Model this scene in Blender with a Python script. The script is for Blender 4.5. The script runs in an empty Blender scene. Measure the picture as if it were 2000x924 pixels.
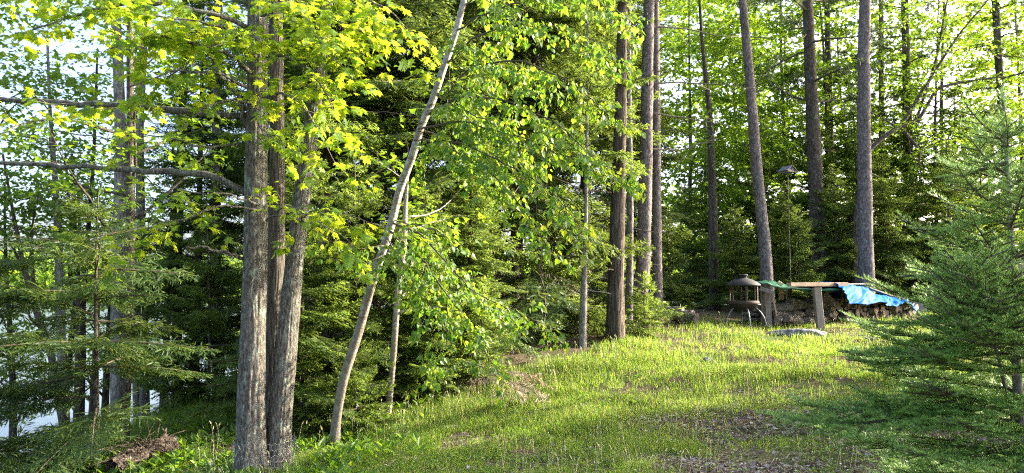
import bpy, math, random
import numpy as np
from mathutils import Vector
random.seed(7)
rng = np.random.default_rng(11)
S = bpy.context.scene
C = S.collection
pi = math.pi
# ------------------------------------------------------------------ camera, sky, sun, exposure
FPX = 1428.0
PITCH = math.atan(98 / FPX)
EYE = 1.6
cam_d = bpy.data.cameras.new('camera'); cam = bpy.data.objects.new('camera', cam_d); C.objects.link(cam)
cam_d.sensor_width = 36; cam_d.lens = 36 * FPX / 2000; cam_d.clip_end = 3000; cam_d.clip_start = .05
cam.location = (0, 0, EYE); cam.rotation_euler = (pi / 2 + PITCH, 0, 0)
S.camera = cam
SUN_AZ, SUN_EL = 73.0, 21.0            # degrees right of the view axis (+Y), and above the horizon
world = bpy.data.worlds.new('World'); S.world = world; world.use_nodes = True
wn = world.node_tree.nodes; wl = world.node_tree.links
sky = wn.new('ShaderNodeTexSky'); sky.sky_type = 'NISHITA'; sky.sun_disc = False
sky.sun_elevation = math.radians(SUN_EL); sky.sun_rotation = math.radians(SUN_AZ)
sky.air_density = .7; sky.dust_density = 5.0; sky.ozone_density = 1.0
wn['Background'].inputs[1].default_value = 0.15
wl.new(sky.outputs[0], wn['Background'].inputs[0])
sd = bpy.data.lights.new('sun', 'SUN'); so = bpy.data.objects.new('sun', sd); C.objects.link(so)
sd.energy = 3.8; sd.angle = math.radians(0.6); sd.color = (1.0, .91, .74)
sv = Vector((math.sin(math.radians(SUN_AZ)) * math.cos(math.radians(SUN_EL)), math.cos(math.radians(SUN_AZ)) * math.cos(math.radians(SUN_EL)), math.sin(math.radians(SUN_EL))))
so.rotation_euler = sv.to_track_quat('Z', 'Y').to_euler(); so.location = (20, 10, 30)
S.view_settings.view_transform = 'Standard'; S.view_settings.look = 'None'
S.view_settings.exposure = 2.6; S.view_settings.gamma = 1; S.view_settings.use_curve_mapping = False
S.render.engine = 'CYCLES'
S.cycles.max_bounces = 7; S.cycles.diffuse_bounces = 4; S.cycles.transmission_bounces = 5; S.cycles.glossy_bounces = 2
S.cycles.caustics_reflective = False; S.cycles.caustics_refractive = False
S.cycles.use_denoising = False; S.cycles.sample_clamp_indirect = 5; S.cycles.filter_width = 1.25

# ------------------------------------------------------------------ helpers
def W(px, py, Y):
    dx = (px - 1000) / FPX; dy = (462 - py) / FPX
    c, s = math.cos(PITCH), math.sin(PITCH)
    t = Y / (c - dy * s)
    return np.array((dx * t, Y, EYE + (s + dy * c) * t))
def WX(px, Y): return (px - 1000) / FPX * Y
def norm(v): return v / (np.linalg.norm(v, axis=-1, keepdims=True) + 1e-9)

class MB:
    """collects vertex and face arrays; build() links them as one mesh object"""
    def __init__(s): s.V = []; s.F = []; s.M = []; s.A = []; s.n = 0; s.sm = []
    def add(s, V, F, mat=0, attr=0.0, smooth=False):
        V = np.asarray(V, float).reshape(-1, 3)
        if not isinstance(F, (list, tuple)): F = [F]
        for f in F:
            f = np.asarray(f, int)
            s.F.append(f + s.n); s.M.append(np.full(len(f), mat)); s.sm.append(np.full(len(f), smooth))
        a = np.asarray(attr, float); s.A.append(np.full(len(V), float(a)) if a.ndim == 0 else a)
        s.V.append(V); s.n += len(V)
    def mesh(s, name, mats):
        V = np.concatenate(s.V); A = np.concatenate(s.A)
        me = bpy.data.meshes.new(name)
        nl = sum(f.size for f in s.F); nf = sum(len(f) for f in s.F)
        me.vertices.add(len(V)); me.loops.add(nl); me.polygons.add(nf)
        me.vertices.foreach_set('co', V.astype(np.float32).ravel())
        me.loops.foreach_set('vertex_index', np.concatenate([f.ravel() for f in s.F]).astype(np.int32))
        tot = np.concatenate([np.full(len(f), f.shape[1]) for f in s.F])
        st = np.concatenate([[0], np.cumsum(tot)[:-1]])
        me.polygons.foreach_set('loop_start', st.astype(np.int32))
        me.polygons.foreach_set('material_index', np.concatenate(s.M).astype(np.int32))
        me.polygons.foreach_set('use_smooth', np.concatenate(s.sm).astype(bool))
        at = me.attributes.new('tip', 'FLOAT', 'POINT'); at.data.foreach_set('value', A.astype(np.float32))
        for m in (mats if isinstance(mats, (list, tuple)) else [mats]): me.materials.append(m)
        me.update(calc_edges=True); me.validate()
        return me
    def build(s, name, mats, parent=None, loc=None):
        o = bpy.data.objects.new(name, s.mesh(name, mats)); C.objects.link(o)
        if parent is not None: o.parent = parent
        if loc is not None: o.location = loc
        return o
def put(name, me, parent=None, loc=(0, 0, 0)):
    o = bpy.data.objects.new(name, me); C.objects.link(o); o.parent = parent; o.location = loc; return o
def tag(o, label=None, cat=None, group=None, kind=None):
    if label: o['label'] = label
    if cat: o['category'] = cat
    if group: o['group'] = group
    if kind: o['kind'] = kind
    return o
def thing(name, label, cat, loc=(0, 0, 0), rz=0, group=None, kind=None):
    o = bpy.data.objects.new(name, None); C.objects.link(o); o.location = [float(v) for v in loc]; o.rotation_euler = (0, 0, rz)
    o.empty_display_size = .1
    return tag(o, label, cat, group, kind)

def resample(P, n):
    P = np.asarray(P, float); d = np.r_[0, np.cumsum(np.linalg.norm(np.diff(P[:, :3], axis=0), axis=1))]
    t = np.linspace(0, d[-1], n)
    # smooth (Catmull-Rom like) resample through dense linear + box filter
    Q = np.stack([np.interp(t, d, P[:, k]) for k in range(P.shape[1])], 1)
    if n > 6:
        for _ in range(max(1, n // 12)):
            Q[1:-1] = (Q[:-2] + 2 * Q[1:-1] + Q[2:]) / 4
    return Q
def tube(P, R, k=6, rough=0.0, ridge=0.0, seed=0, flare=0.0, cap=True):
    """tapered tube along P; ridge: lengthwise bark ridges; flare: root flare at the start"""
    P = np.asarray(P, float); n = len(P); R = np.broadcast_to(np.asarray(R, float), (n,)).copy()
    T = np.gradient(P, axis=0); T = norm(T)
    ref = np.array((0., 0, 1)) if abs(T[0][2]) < .8 else np.array((1., 0, 0))
    u = norm(np.cross(ref, T[0])); U = np.empty_like(P); U[0] = u
    for i in range(1, n):
        u = u - T[i] * np.dot(u, T[i]); u = u / (np.linalg.norm(u) + 1e-9); U[i] = u
    Wd = np.cross(T, U)
    a = np.linspace(0, 2 * pi, k, endpoint=False)
    rr = np.ones((n, k))
    if rough or ridge or flare:
        r_ = np.random.default_rng(seed)
        h = np.r_[0, np.cumsum(np.linalg.norm(np.diff(P, axis=0), axis=1))][:, None]
        for q in range(6):
            f1 = r_.integers(1, 5); f2 = r_.uniform(.6, 5); ph = r_.uniform(0, 6.28, 2)
            rr += rough * r_.uniform(.3, 1) * np.sin(f1 * a[None, :] + ph[0] + 1.2 * np.sin(f2 * h + ph[1]))
        if ridge:
            for q in range(7):
                f1 = r_.integers(9, 26); f2 = r_.uniform(2, 9); ph = r_.uniform(0, 6.28, 3)
                rr += ridge * np.sin(f1 * a[None, :] + ph[0] + 1.6 * np.sin(f2 * h + ph[1]) + 1.1 * np.sin(f2 * 2.3 * h + 2 * a[None, :] + ph[2]))
        if flare:
            nb = r_.integers(4, 7)
            rr += flare * np.exp(-h / (2.6 * R[0] + .12)) * (1 + .5 * np.sin(nb * a[None, :] + 1.3))
    ring = P[:, None, :] + (R[:, None] * rr)[:, :, None] * (np.cos(a)[None, :, None] * U[:, None, :] + np.sin(a)[None, :, None] * Wd[:, None, :])
    V = ring.reshape(-1, 3)
    i = np.arange(n - 1)[:, None] * k; j = np.arange(k)[None, :]; j2 = (j + 1) % k
    F = np.stack([i + j, i + j2, i + k + j2, i + k + j], -1).reshape(-1, 4)
    Fs = [F]
    if cap:
        V = np.concatenate([V, P[:1], P[-1:]]); b = n * k
        jj = np.arange(k); Fs.append(np.stack([(jj + 1) % k, jj, np.full(k, b)], 1)); Fs.append(np.stack([(n - 1) * k + jj, (n - 1) * k + (jj + 1) % k, np.full(k, b + 1)], 1))
    return V, Fs
def scatter(mb, TV, TF, O, X, Yv, Z, sc, mat=0, attr=0.0):
    """copies of the template TV/TF at O with axes X,Y,Z (n,3) and scale sc (n)"""
    n = len(O); k = len(TV)
    if n == 0: return
    sc = np.broadcast_to(np.asarray(sc, float), (n,))
    V = O[:, None, :] + sc[:, None, None] * (TV[None, :, 0:1] * X[:, None, :] + TV[None, :, 1:2] * Yv[:, None, :] + TV[None, :, 2:3] * Z[:, None, :])
    off = (np.arange(n) * k)[:, None, None]
    Fs = [(np.asarray(f)[None] + off).reshape(-1, np.asarray(f).shape[1]) for f in TF]
    a = np.asarray(attr, float)
    if a.ndim == 1: a = np.repeat(a, k)
    mb.add(V.reshape(-1, 3), Fs, mat, a)
def frames(D, up):
    """orthonormal frames: Y along D, Z near up"""
    Yv = norm(D); X = norm(np.cross(Yv, up)); Z = np.cross(X, Yv); return X, Yv, Z

# ------------------------------------------------------------------ materials
def mat(name):
    m = bpy.data.materials.new(name); m.use_nodes = True; nt = m.node_tree
    return m, nt, nt.nodes, nt.links, nt.nodes['Principled BSDF']
def ramp(n, cols, pos=None, interp='LINEAR'):
    r = n.new('ShaderNodeValToRGB'); e = r.color_ramp.elements; r.color_ramp.interpolation = interp
    pos = pos or [i / (len(cols) - 1) for i in range(len(cols))]
    while len(e) < len(cols): e.new(.5)
    for i, c in enumerate(cols): e[i].position = pos[i]; e[i].color = (*c, 1)
    return r
def noise(n, l, scale, detail=4, rough=.6, vec=None, dist=0):
    t = n.new('ShaderNodeTexNoise'); t.inputs['Scale'].default_value = scale; t.inputs['Detail'].default_value = detail
    t.inputs['Roughness'].default_value = rough; t.inputs['Distortion'].default_value = dist
    if vec is not None: l.new(vec, t.inputs['Vector'])
    return t
def coords(n, l, scale=(1, 1, 1)):
    g = n.new('ShaderNodeTexCoord'); m = n.new('ShaderNodeMapping'); m.inputs['Scale'].default_value = scale
    l.new(g.outputs['Object'], m.inputs['Vector']); return m.outputs['Vector']
def mixc(n, l, fac, a, b, mode='MIX'):
    m = n.new('ShaderNodeMix'); m.data_type = 'RGBA'; m.blend_type = mode
    for sock, v in ((m.inputs[0], fac), (m.inputs[6], a), (m.inputs[7], b)):
        if hasattr(v, 'links'): l.new(v, sock)
        elif isinstance(v, (int, float)): sock.default_value = v
        else: sock.default_value = (*v, 1)
    return m.outputs[2]
def bump(n, l, h, strength=.5, dist=.02, prev=None):
    b = n.new('ShaderNodeBump'); b.inputs['Strength'].default_value = strength; b.inputs['Distance'].default_value = dist
    l.new(h, b.inputs['Height'])
    if prev is not None: l.new(prev, b.inputs['Normal'])
    return b.outputs[0]
def leaf_mat(name, cols, tcols, trans=.45, rough=.55, tipcol=None, spec=.35):
    m, nt, n, l, p = mat(name)
    g = n.new('ShaderNodeNewGeometry')
    r = ramp(n, cols); l.new(g.outputs['Random Per Island'], r.inputs[0])
    rt = ramp(n, tcols); l.new(g.outputs['Random Per Island'], rt.inputs[0])
    c, ct = r.outputs[0], rt.outputs[0]
    if tipcol:
        a = n.new('ShaderNodeAttribute'); a.attribute_name = 'tip'
        c = mixc(n, l, a.outputs['Fac'], c, tipcol[0]); ct = mixc(n, l, a.outputs['Fac'], ct, tipcol[1])
    l.new(c, p.inputs['Base Color']); p.inputs['Roughness'].default_value = rough; p.inputs['Specular IOR Level'].default_value = spec
    t = n.new('ShaderNodeBsdfTranslucent'); l.new(ct, t.inputs['Color'])
    mx = n.new('ShaderNodeMixShader'); mx.inputs[0].default_value = trans
    l.new(p.outputs[0], mx.inputs[1]); l.new(t.outputs[0], mx.inputs[2]); l.new(mx.outputs[0], n['Material Output'].inputs[0])
    return m
def bark_mat(name, dark, mid, light, lich=None, lich_amt=.5, plate=(1, 1, .22), scale=26, bstr=.9, bdist=.02, marks=None, foot=None):
    m, nt, n, l, p = mat(name)
    v = coords(n, l, plate)
    a = noise(n, l, scale, 6, .65, v, .4); b = noise(n, l, scale * .22, 3, .5, v)
    vo = n.new('ShaderNodeTexVoronoi'); vo.feature = 'DISTANCE_TO_EDGE'; vo.inputs['Scale'].default_value = scale * .8
    dm = n.new('ShaderNodeVectorMath'); dm.operation = 'MULTIPLY_ADD'; l.new(a.outputs['Color'], dm.inputs[0]); dm.inputs[1].default_value = (.06, .06, .06); l.new(v, dm.inputs[2])
    l.new(dm.outputs[0], vo.inputs['Vector'])
    r = ramp(n, [dark, mid, light], [.34, .5, .68]); l.new(a.outputs['Fac'], r.inputs[0])
    vr = ramp(n, [(0, 0, 0), (1, 1, 1)], [0.0, .16]); l.new(vo.outputs['Distance'], vr.inputs[0])
    c = mixc(n, l, vr.outputs[0], mixc(n, l, .55, r.outputs[0], dark), r.outputs[0])
    rb = ramp(n, [(.72, .72, .72), (1.15, 1.15, 1.15)], [.3, .7]); l.new(b.outputs['Fac'], rb.inputs[0])
    c = mixc(n, l, 1.0, c, rb.outputs[0], 'MULTIPLY')
    if lich:
        v2 = coords(n, l, (1, 1, .6)); q = noise(n, l, 13, 9, .78, v2, .8)
        e = .56 - .1 * lich_amt
        ql = ramp(n, [(0, 0, 0), (1, 1, 1)], [e, e + .07]); l.new(q.outputs['Fac'], ql.inputs[0])
        c = mixc(n, l, ql.outputs[0], c, lich)
    if marks:
        v3 = coords(n, l, (1.2, 1.2, 7)); q = noise(n, l, 3.4, 4, .6, v3, .2)
        ql = ramp(n, [(1, 1, 1), (0, 0, 0)], [.34, .42]); l.new(q.outputs['Fac'], ql.inputs[0])
        c = mixc(n, l, ql.outputs[0], c, marks)
    if foot:      # the bark of the lower stem is older, darker and scarred
        sp = n.new('ShaderNodeSeparateXYZ'); g_ = n.new('ShaderNodeTexCoord'); l.new(g_.outputs['Object'], sp.inputs[0])
        q = noise(n, l, 2.2, 7, .7, coords(n, l, (1.6, 1.6, 1)), .5); ad = n.new('ShaderNodeMath'); ad.operation = 'MULTIPLY_ADD'; l.new(q.outputs['Fac'], ad.inputs[0]); ad.inputs[1].default_value = 6.0; l.new(sp.outputs['Z'], ad.inputs[2])
        ql = ramp(n, [(1, 1, 1), (.0, .0, .0)], [.42, .56]); dv = n.new('ShaderNodeMath'); dv.operation = 'DIVIDE'; l.new(ad.outputs[0], dv.inputs[0]); dv.inputs[1].default_value = 10.0; l.new(dv.outputs[0], ql.inputs[0])
        c = mixc(n, l, ql.outputs[0], c, mixc(n, l, .65, c, foot))
    l.new(c, p.inputs['Base Color']); p.inputs['Roughness'].default_value = .95; p.inputs['Specular IOR Level'].default_value = .15
    nb = bump(n, l, a.outputs['Fac'], bstr, bdist); nb = bump(n, l, vr.outputs[0], bstr * .6, bdist * .8, nb)
    l.new(nb, p.inputs['Normal'])
    return m
def wood_mat(name, c1, c2, axis=(1, 1, .08), scale=30, rough=.85):
    m, nt, n, l, p = mat(name)
    v = coords(n, l, axis); a = noise(n, l, scale, 5, .65, v, .3); b = noise(n, l, 3, 4, .6, coords(n, l))
    r = ramp(n, [c1, c2], [.32, .68]); l.new(a.outputs['Fac'], r.inputs[0])
    rb = ramp(n, [(.65, .65, .65), (1.1, 1.1, 1.1)], [.3, .7]); l.new(b.outputs['Fac'], rb.inputs[0])
    l.new(mixc(n, l, 1.0, r.outputs[0], rb.outputs[0], 'MULTIPLY'), p.inputs['Base Color']); p.inputs['Roughness'].default_value = rough
    l.new(bump(n, l, a.outputs['Fac'], .4, .006), p.inputs['Normal'])
    return m

M = {}
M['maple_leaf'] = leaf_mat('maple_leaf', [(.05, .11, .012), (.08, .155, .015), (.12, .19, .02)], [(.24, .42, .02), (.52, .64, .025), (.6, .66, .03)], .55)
M['broad_leaf'] = leaf_mat('broad_leaf', [(.05, .11, .014), (.075, .14, .016), (.10, .17, .02)], [(.2, .36, .02), (.28, .44, .02), (.36, .50, .03)], .5)  # leaf green of the other broadleaf trees and the far woods
M['heart_leaf'] = leaf_mat('heart_leaf', [(.035, .095, .018), (.07, .155, .02), (.10, .18, .025), (.15, .2, .035)], [(.16, .36, .02), (.26, .46, .02), (.36, .52, .03), (.5, .56, .04)], .45, .48, spec=.4)
M['needle'] = leaf_mat('needle', [(.06, .105, .024), (.082, .13, .03), (.11, .15, .035)], [(.17, .27, .035), (.23, .33, .04), (.30, .37, .05)], .5, .5, tipcol=((.12, .18, .035), (.26, .34, .05)))
M['needle_dark'] = leaf_mat('needle_dark', [(.04, .085, .024), (.055, .105, .028), (.075, .12, .032)], [(.15, .22, .03), (.19, .26, .035), (.24, .3, .04)], .38, .5, tipcol=((.07, .13, .03), (.13, .2, .04)))
M['needle_fir'] = leaf_mat('needle_fir', [(.085, .195, .024), (.105, .22, .03), (.13, .235, .036)], [(.06, .13, .04), (.08, .16, .05), (.10, .18, .05)], .25, .45, tipcol=((.27, .44, .09), (.34, .5, .12)))
M['needle_pine'] = leaf_mat('needle_pine', [(.04, .075, .03), (.055, .095, .035), (.07, .115, .035)], [(.08, .12, .03), (.1, .15, .03), (.14, .2, .04)], .3, .5)
M['needle_dead'] = leaf_mat('needle_dead', [(.26, .2, .13), (.36, .29, .2), (.46, .4, .3)], [(.28, .15, .06), (.34, .2, .08), (.4, .26, .12)], .3, .8)
M['grass'] = leaf_mat('grass', [(.065, .15, .02), (.095, .19, .025), (.14, .21, .035), (.26, .25, .10)], [(.2, .38, .02), (.28, .46, .03), (.36, .46, .05), (.42, .36, .14)], .42, .6, spec=.15)
M['seed'] = leaf_mat('seed', [(.34, .33, .2), (.42, .4, .26), (.5, .46, .32)], [(.4, .38, .18), (.5, .45, .22), (.5, .46, .3)], .4, .8)
M['litter'] = leaf_mat('litter', [(.06, .04, .03), (.13, .09, .07), (.24, .195, .165), (.46, .42, .39)], [(.12, .07, .04), (.2, .13, .08), (.25, .18, .12), (.3, .24, .18)], .2, .8)
M['cover'] = leaf_mat('cover', [(.05, .115, .015), (.08, .16, .02), (.12, .19, .03)], [(.2, .4, .02), (.26, .46, .02), (.36, .5, .03)], .4, .45)
M['petal'] = leaf_mat('petal', [(.75, .75, .7), (.8, .8, .76)], [(.6, .6, .5), (.6, .6, .5)], .3, .6)
M['maple_bark'] = bark_mat('maple_bark', (.07, .06, .048), (.17, .152, .125), (.30, .275, .235), (.24, .27, .215), .34, (1, 1, .30), 46, 1.0, .02)
M['maple_bark_plain'] = bark_mat('maple_bark_plain', (.05, .042, .034), (.12, .104, .084), (.2, .178, .145), None, 0, (1, 1, .09), 36, 1.0, .02)
M['birch_bark'] = bark_mat('birch_bark', (.22, .19, .155), (.42, .39, .345), (.60, .57, .52), (.2, .17, .13), .05, (1, 1, 1.2), 14, .5, .008, marks=(.10, .075, .055), foot=(.16, .125, .095))
M['pine_bark'] = bark_mat('pine_bark', (.07, .054, .05), (.19, .16, .15), (.31, .27, .255), (.26, .26, .24), .1, (1, 1, .4), 24, 1.0, .02)
M['dark_bark'] = bark_mat('dark_bark', (.045, .035, .028), (.10, .078, .062), (.17, .14, .115), (.2, .22, .17), .2, (1, 1, .3), 26, .9, .02)
M['cedar_bark'] = bark_mat('cedar_bark', (.045, .034, .027), (.115, .09, .07), (.2, .165, .13), None, 0, (1, 1, .07), 34, 1.0, .025)
M['grey_bark'] = bark_mat('grey_bark', (.10, .09, .075), (.23, .21, .185), (.38, .355, .32), (.33, .34, .29), .3, (1, 1, .5), 20, .8, .015)
M['twig'] = wood_mat('twig', (.05, .036, .026), (.14, .105, .075))
M['twig_pale'] = wood_mat('twig_pale', (.16, .13, .10), (.3, .26, .2))
M['wood_grey'] = wood_mat('wood_grey', (.17, .14, .115), (.36, .31, .26))
M['wood_fresh'] = wood_mat('wood_fresh', (.42, .30, .20), (.60, .46, .33), (.08, 1, 1))
M['log_bark'] = bark_mat('log_bark', (.06, .05, .043), (.19, .165, .145), (.36, .33, .30), (.38, .38, .35), .3, (.2, 1, 1), 26, 1.0, .015)

def simple(name, col, rough=.6, metal=0, nscale=8, var=.35, bstr=.2, spec=.5):
    m, nt, n, l, p = mat(name)
    a = noise(n, l, nscale, 6, .65, coords(n, l))
    r = ramp(n, [tuple(c * (1 - var) for c in col), tuple(min(1, c * (1 + var)) for c in col)], [.3, .7]); l.new(a.outputs['Fac'], r.inputs[0])
    l.new(r.outputs[0], p.inputs['Base Color']); p.inputs['Roughness'].default_value = rough; p.inputs['Metallic'].default_value = metal
    p.inputs['Specular IOR Level'].default_value = spec
    l.new(bump(n, l, a.outputs['Fac'], bstr, .01), p.inputs['Normal'])
    return m
def log_end_mat():
    m, nt, n, l, p = mat('log_end')
    v = coords(n, l); g = n.new('ShaderNodeObjectInfo')
    wv = n.new('ShaderNodeTexNoise'); wv.inputs['Scale'].default_value = 22; wv.inputs['Detail'].default_value = 5; l.new(v, wv.inputs['Vector'])
    r = ramp(n, [(.09, .07, .055), (.20, .16, .125), (.34, .27, .21)], [.3, .5, .72]); l.new(wv.outputs['Fac'], r.inputs[0])
    hv = ramp(n, [(.6, .6, .62), (1.25, 1.2, 1.15)]); l.new(g.outputs['Random'], hv.inputs[0])
    l.new(mixc(n, l, 1.0, r.outputs[0], hv.outputs[0], 'MULTIPLY'), p.inputs['Base Color']); p.inputs['Roughness'].default_value = .9
    return m
M['log_end'] = log_end_mat()
M['blue_tarp'] = simple('blue_tarp', (.0, .11, .42), .65, 0, 30, .2, .2, .06)
M['green_tarp'] = simple('green_tarp', (.006, .10, .045), .5, 0, 30, .15, .15, .5)
M['grey_tarp'] = simple('grey_tarp', (.36, .36, .37), .5, 0, 12, .2, .3)
M['rust_metal'] = simple('rust_metal', (.045, .03, .022), .8, .0, 14, .5, .3)
M['roof_metal'] = simple('roof_metal', (.02, .02, .019), .75, .0, 9, .4, .2)
M['black_metal'] = simple('black_metal', (.022, .02, .02), .5, .2, 12, .4, .2)
M['steel'] = simple('steel', (.15, .17, .19), .55, .4, 20, .2, .1)
M['wire'] = simple('wire', (.55, .55, .54), .4, .5, 20, .1, 0)
M['concrete'] = simple('concrete', (.25, .23, .23), .9, 0, 12, .25, .5)
M['rock'] = bark_mat('rock', (.06, .06, .06), (.2, .2, .2), (.42, .41, .4), (.5, .48, .46), .3, (1, 1, 1), 9, 1.0, .03)
M['house_wood'] = wood_mat('house_wood', (.30, .23, .17), (.45, .36, .27))
M['rot_wood'] = bark_mat('rot_wood', (.04, .032, .026), (.12, .095, .075), (.28, .22, .16), None, 0, (.15, 1, 1), 22, 1.0, .03)

# ------------------------------------------------------------------ terrain
LAKE_Z = -3.4
cps = [(1500,640,16.3),(1600,645,16),(1780,617,19.5),(1400,640,15.5),(1300,655,14.5),(1200,672,13.5),(1130,684,13.0),(1550,657,14.4),(1700,690,12),
 (1500,700,11.5),(1300,725,10.4),(1100,775,9.3),(1000,806,8.6),(900,838,8.2),(750,852,9.0),(650,878,8.3),(500,935,6.6),(550,925,6.9),(280,915,7.6),(200,950,7.2),
 (1500,800,8.0),(1250,855,7),(1000,930,5.8),(1500,930,5.6),(1900,800,7),(1900,926,5.2),(1850,612,20),(1700,606,22),(1400,606,22),(1040,690,12.5),(700,765,12),(400,775,12),(850,725,12),(230,870,12.5),(450,860,8.6)]
CP = [tuple(W(*c)) for c in cps] + [(0, 0, 0), (3, 0, .1), (-3, 0, -.3), (0, -8, .1), (8, 2, .3), (10, 8, .7), (14, 14, .9), (18, 20, 1.0), (4, 28, .7), (12, 30, .8), (-2, 20, .5), (-5, 17, -.2),
  (-8, 6, -1.7), (-6, 1, -1.0), (-10, 14, -1.9), (-14, 20, -3.1), (-18, 26, -5), (-8, 20, -1.6), (-6, 28, -1.6), (-14, 8, -3.0), (-20, 14, -5), (24, 8, 1), (16, 0, .6), (22, 26, .9)]
CP = np.array(CP)
def _tps(d): return np.where(d > 1e-9, d * d * np.log(d + 1e-12), 0)
_n = len(CP); _D = np.linalg.norm(CP[:, None, :2] - CP[None, :, :2], axis=2)
_A = np.zeros((_n + 3, _n + 3)); _A[:_n, :_n] = _tps(_D) + np.eye(_n) * .25; _A[:_n, _n] = 1; _A[:_n, _n + 1:] = CP[:, :2]; _A[_n:, :_n] = _A[:_n, _n:].T
_w = np.linalg.solve(_A, np.r_[CP[:, 2], 0, 0, 0])
def sstep(a, b, x): t = np.clip((x - a) / (b - a), 0, 1); return t * t * (3 - 2 * t)
def gz(x, y):
    x = np.asarray(x, float); y = np.asarray(y, float); sh = x.shape; x = x.ravel(); y = y.ravel()
    xc = np.clip(x, -22, 30); yc = np.clip(y, -12, 34)
    out = np.empty(len(x))
    for s in range(0, len(x), 20000):
        a = xc[s:s + 20000]; b = yc[s:s + 20000]
        d = np.sqrt((a[:, None] - CP[None, :, 0]) ** 2 + (b[:, None] - CP[None, :, 1]) ** 2)
        out[s:s + 20000] = _tps(d) @ _w[:_n] + _w[_n] + _w[_n + 1] * a + _w[_n + 2] * b
    far = -7 + 10 * sstep(255, 300, np.sqrt(x * x + y * y)) + 6 * sstep(300, 700, np.sqrt(x * x + y * y)) * (.6 + .4 * np.sin(x * .011) * np.cos(y * .008))
    back = .4 + 0 * x
    wl_ = sstep(-22, -60, x); wf = sstep(34, 62, y); wr = sstep(34, 70, x) * sstep(10, 30, y)
    wfar = np.maximum(np.maximum(wl_, wf), wr)
    h = out * (1 - wfar) + far * wfar
    bk = sstep(-9, -25, y); h = h * (1 - bk) + back * bk
    # small bumps
    h = h + .035 * np.sin(1.7 * x + 1.1 * y) * np.sin(1.3 * y - .6 * x + 1) + .02 * np.sin(4.1 * x + 2) * np.sin(3.7 * y)
    return h.reshape(sh)
def g1(x, y): return float(gz(np.array([x]), np.array([y]))[0])
def axis_pts(lo, hi, flo, fhi, step):
    a = list(np.arange(flo, fhi, step)); s = step; v = fhi
    while v < hi: a.append(v); s *= 1.22; v += s
    a.append(hi); s = step; v = flo; b = []
    while v > lo: s *= 1.22; v -= s; b.append(max(v, lo))
    return np.array(sorted(set(b + a)))
gx = axis_pts(-1500, 1500, -12, 20, .14); gy = axis_pts(-400, 1500, 2, 24, .14)
GX, GY = np.meshgrid(gx, gy); GZ = gz(GX, GY)
nrm = rng.normal(size=GZ.shape) * .008; GZ = GZ + np.where((np.abs(GX - 4) < 17) & (GY < 24) & (GY > 1.5), nrm, 0)
mb = MB(); nx, ny = len(gx), len(gy)
ii, jj = np.meshgrid(np.arange(nx - 1), np.arange(ny - 1)); q = (jj * nx + ii).ravel()
mb.add(np.stack([GX, GY, GZ], -1).reshape(-1, 3), [np.stack([q, q + 1, q + nx + 1, q + nx], 1)], smooth=True)
def ground_mat():
    m, nt, n, l, p = mat('forest_ground')
    v = coords(n, l)
    a = noise(n, l, 1.1, 7, .7, v); b = noise(n, l, 34, 8, .8, v); c = noise(n, l, 90, 3, .6, v); d = noise(n, l, .35, 4, .6, v)
    r1 = ramp(n, [(.025, .017, .012), (.08, .055, .038), (.15, .11, .08), (.28, .235, .195)], [.36, .47, .56, .68]); l.new(b.outputs['Fac'], r1.inputs[0])
    r2 = ramp(n, [(.035, .055, .012), (.07, .10, .02), (.11, .12, .035)], [.3, .5, .7]); l.new(c.outputs['Fac'], r2.inputs[0])
    f = ramp(n, [(0, 0, 0), (1, 1, 1)], [.46, .58]); l.new(a.outputs['Fac'], f.inputs[0])
    red = mixc(n, l, .0, r1.outputs[0], (.2, .09, .05)); rr = ramp(n, [(0, 0, 0), (.6, .6, .6)], [.45, .6]); l.new(d.outputs['Fac'], rr.inputs[0])
    red = mixc(n, l, rr.outputs[0], r1.outputs[0], mixc(n, l, .5, r1.outputs[0], (.15, .08, .05)))
    col = mixc(n, l, f.outputs[0], red, r2.outputs[0])
    l.new(col, p.inputs['Base Color']); p.inputs['Roughness'].default_value = 1; p.inputs['Specular IOR Level'].default_value = .1
    nb = bump(n, l, b.outputs['Fac'], .8, .03); l.new(bump(n, l, c.outputs['Fac'], .5, .01, nb), p.inputs['Normal'])
    return m
g = mb.build('ground', ground_mat()); tag(g, 'uneven grassy slope with brown needle litter falling towards the lake', 'ground', kind='structure')
# lake
m, nt, n, l, p = mat('lake_water'); p.inputs['Base Color'].default_value = (.10, .125, .13, 1); p.inputs['Roughness'].default_value = .2; p.inputs['IOR'].default_value = 1.33
a = noise(n, l, 1.6, 4, .6, coords(n, l, (1, 1.0, 1))); l.new(bump(n, l, a.outputs['Fac'], .2, .05), p.inputs['Normal']); M['lake'] = m
mb = MB(); mb.add([(-1490, -390, LAKE_Z), (1490, -390, LAKE_Z), (1490, 1490, LAKE_Z), (-1490, 1490, LAKE_Z)], [np.array([[0, 1, 2, 3]])])
tag(mb.build('lake', m), 'bright lake water seen through the trees on the left', 'lake', kind='structure')

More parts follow.
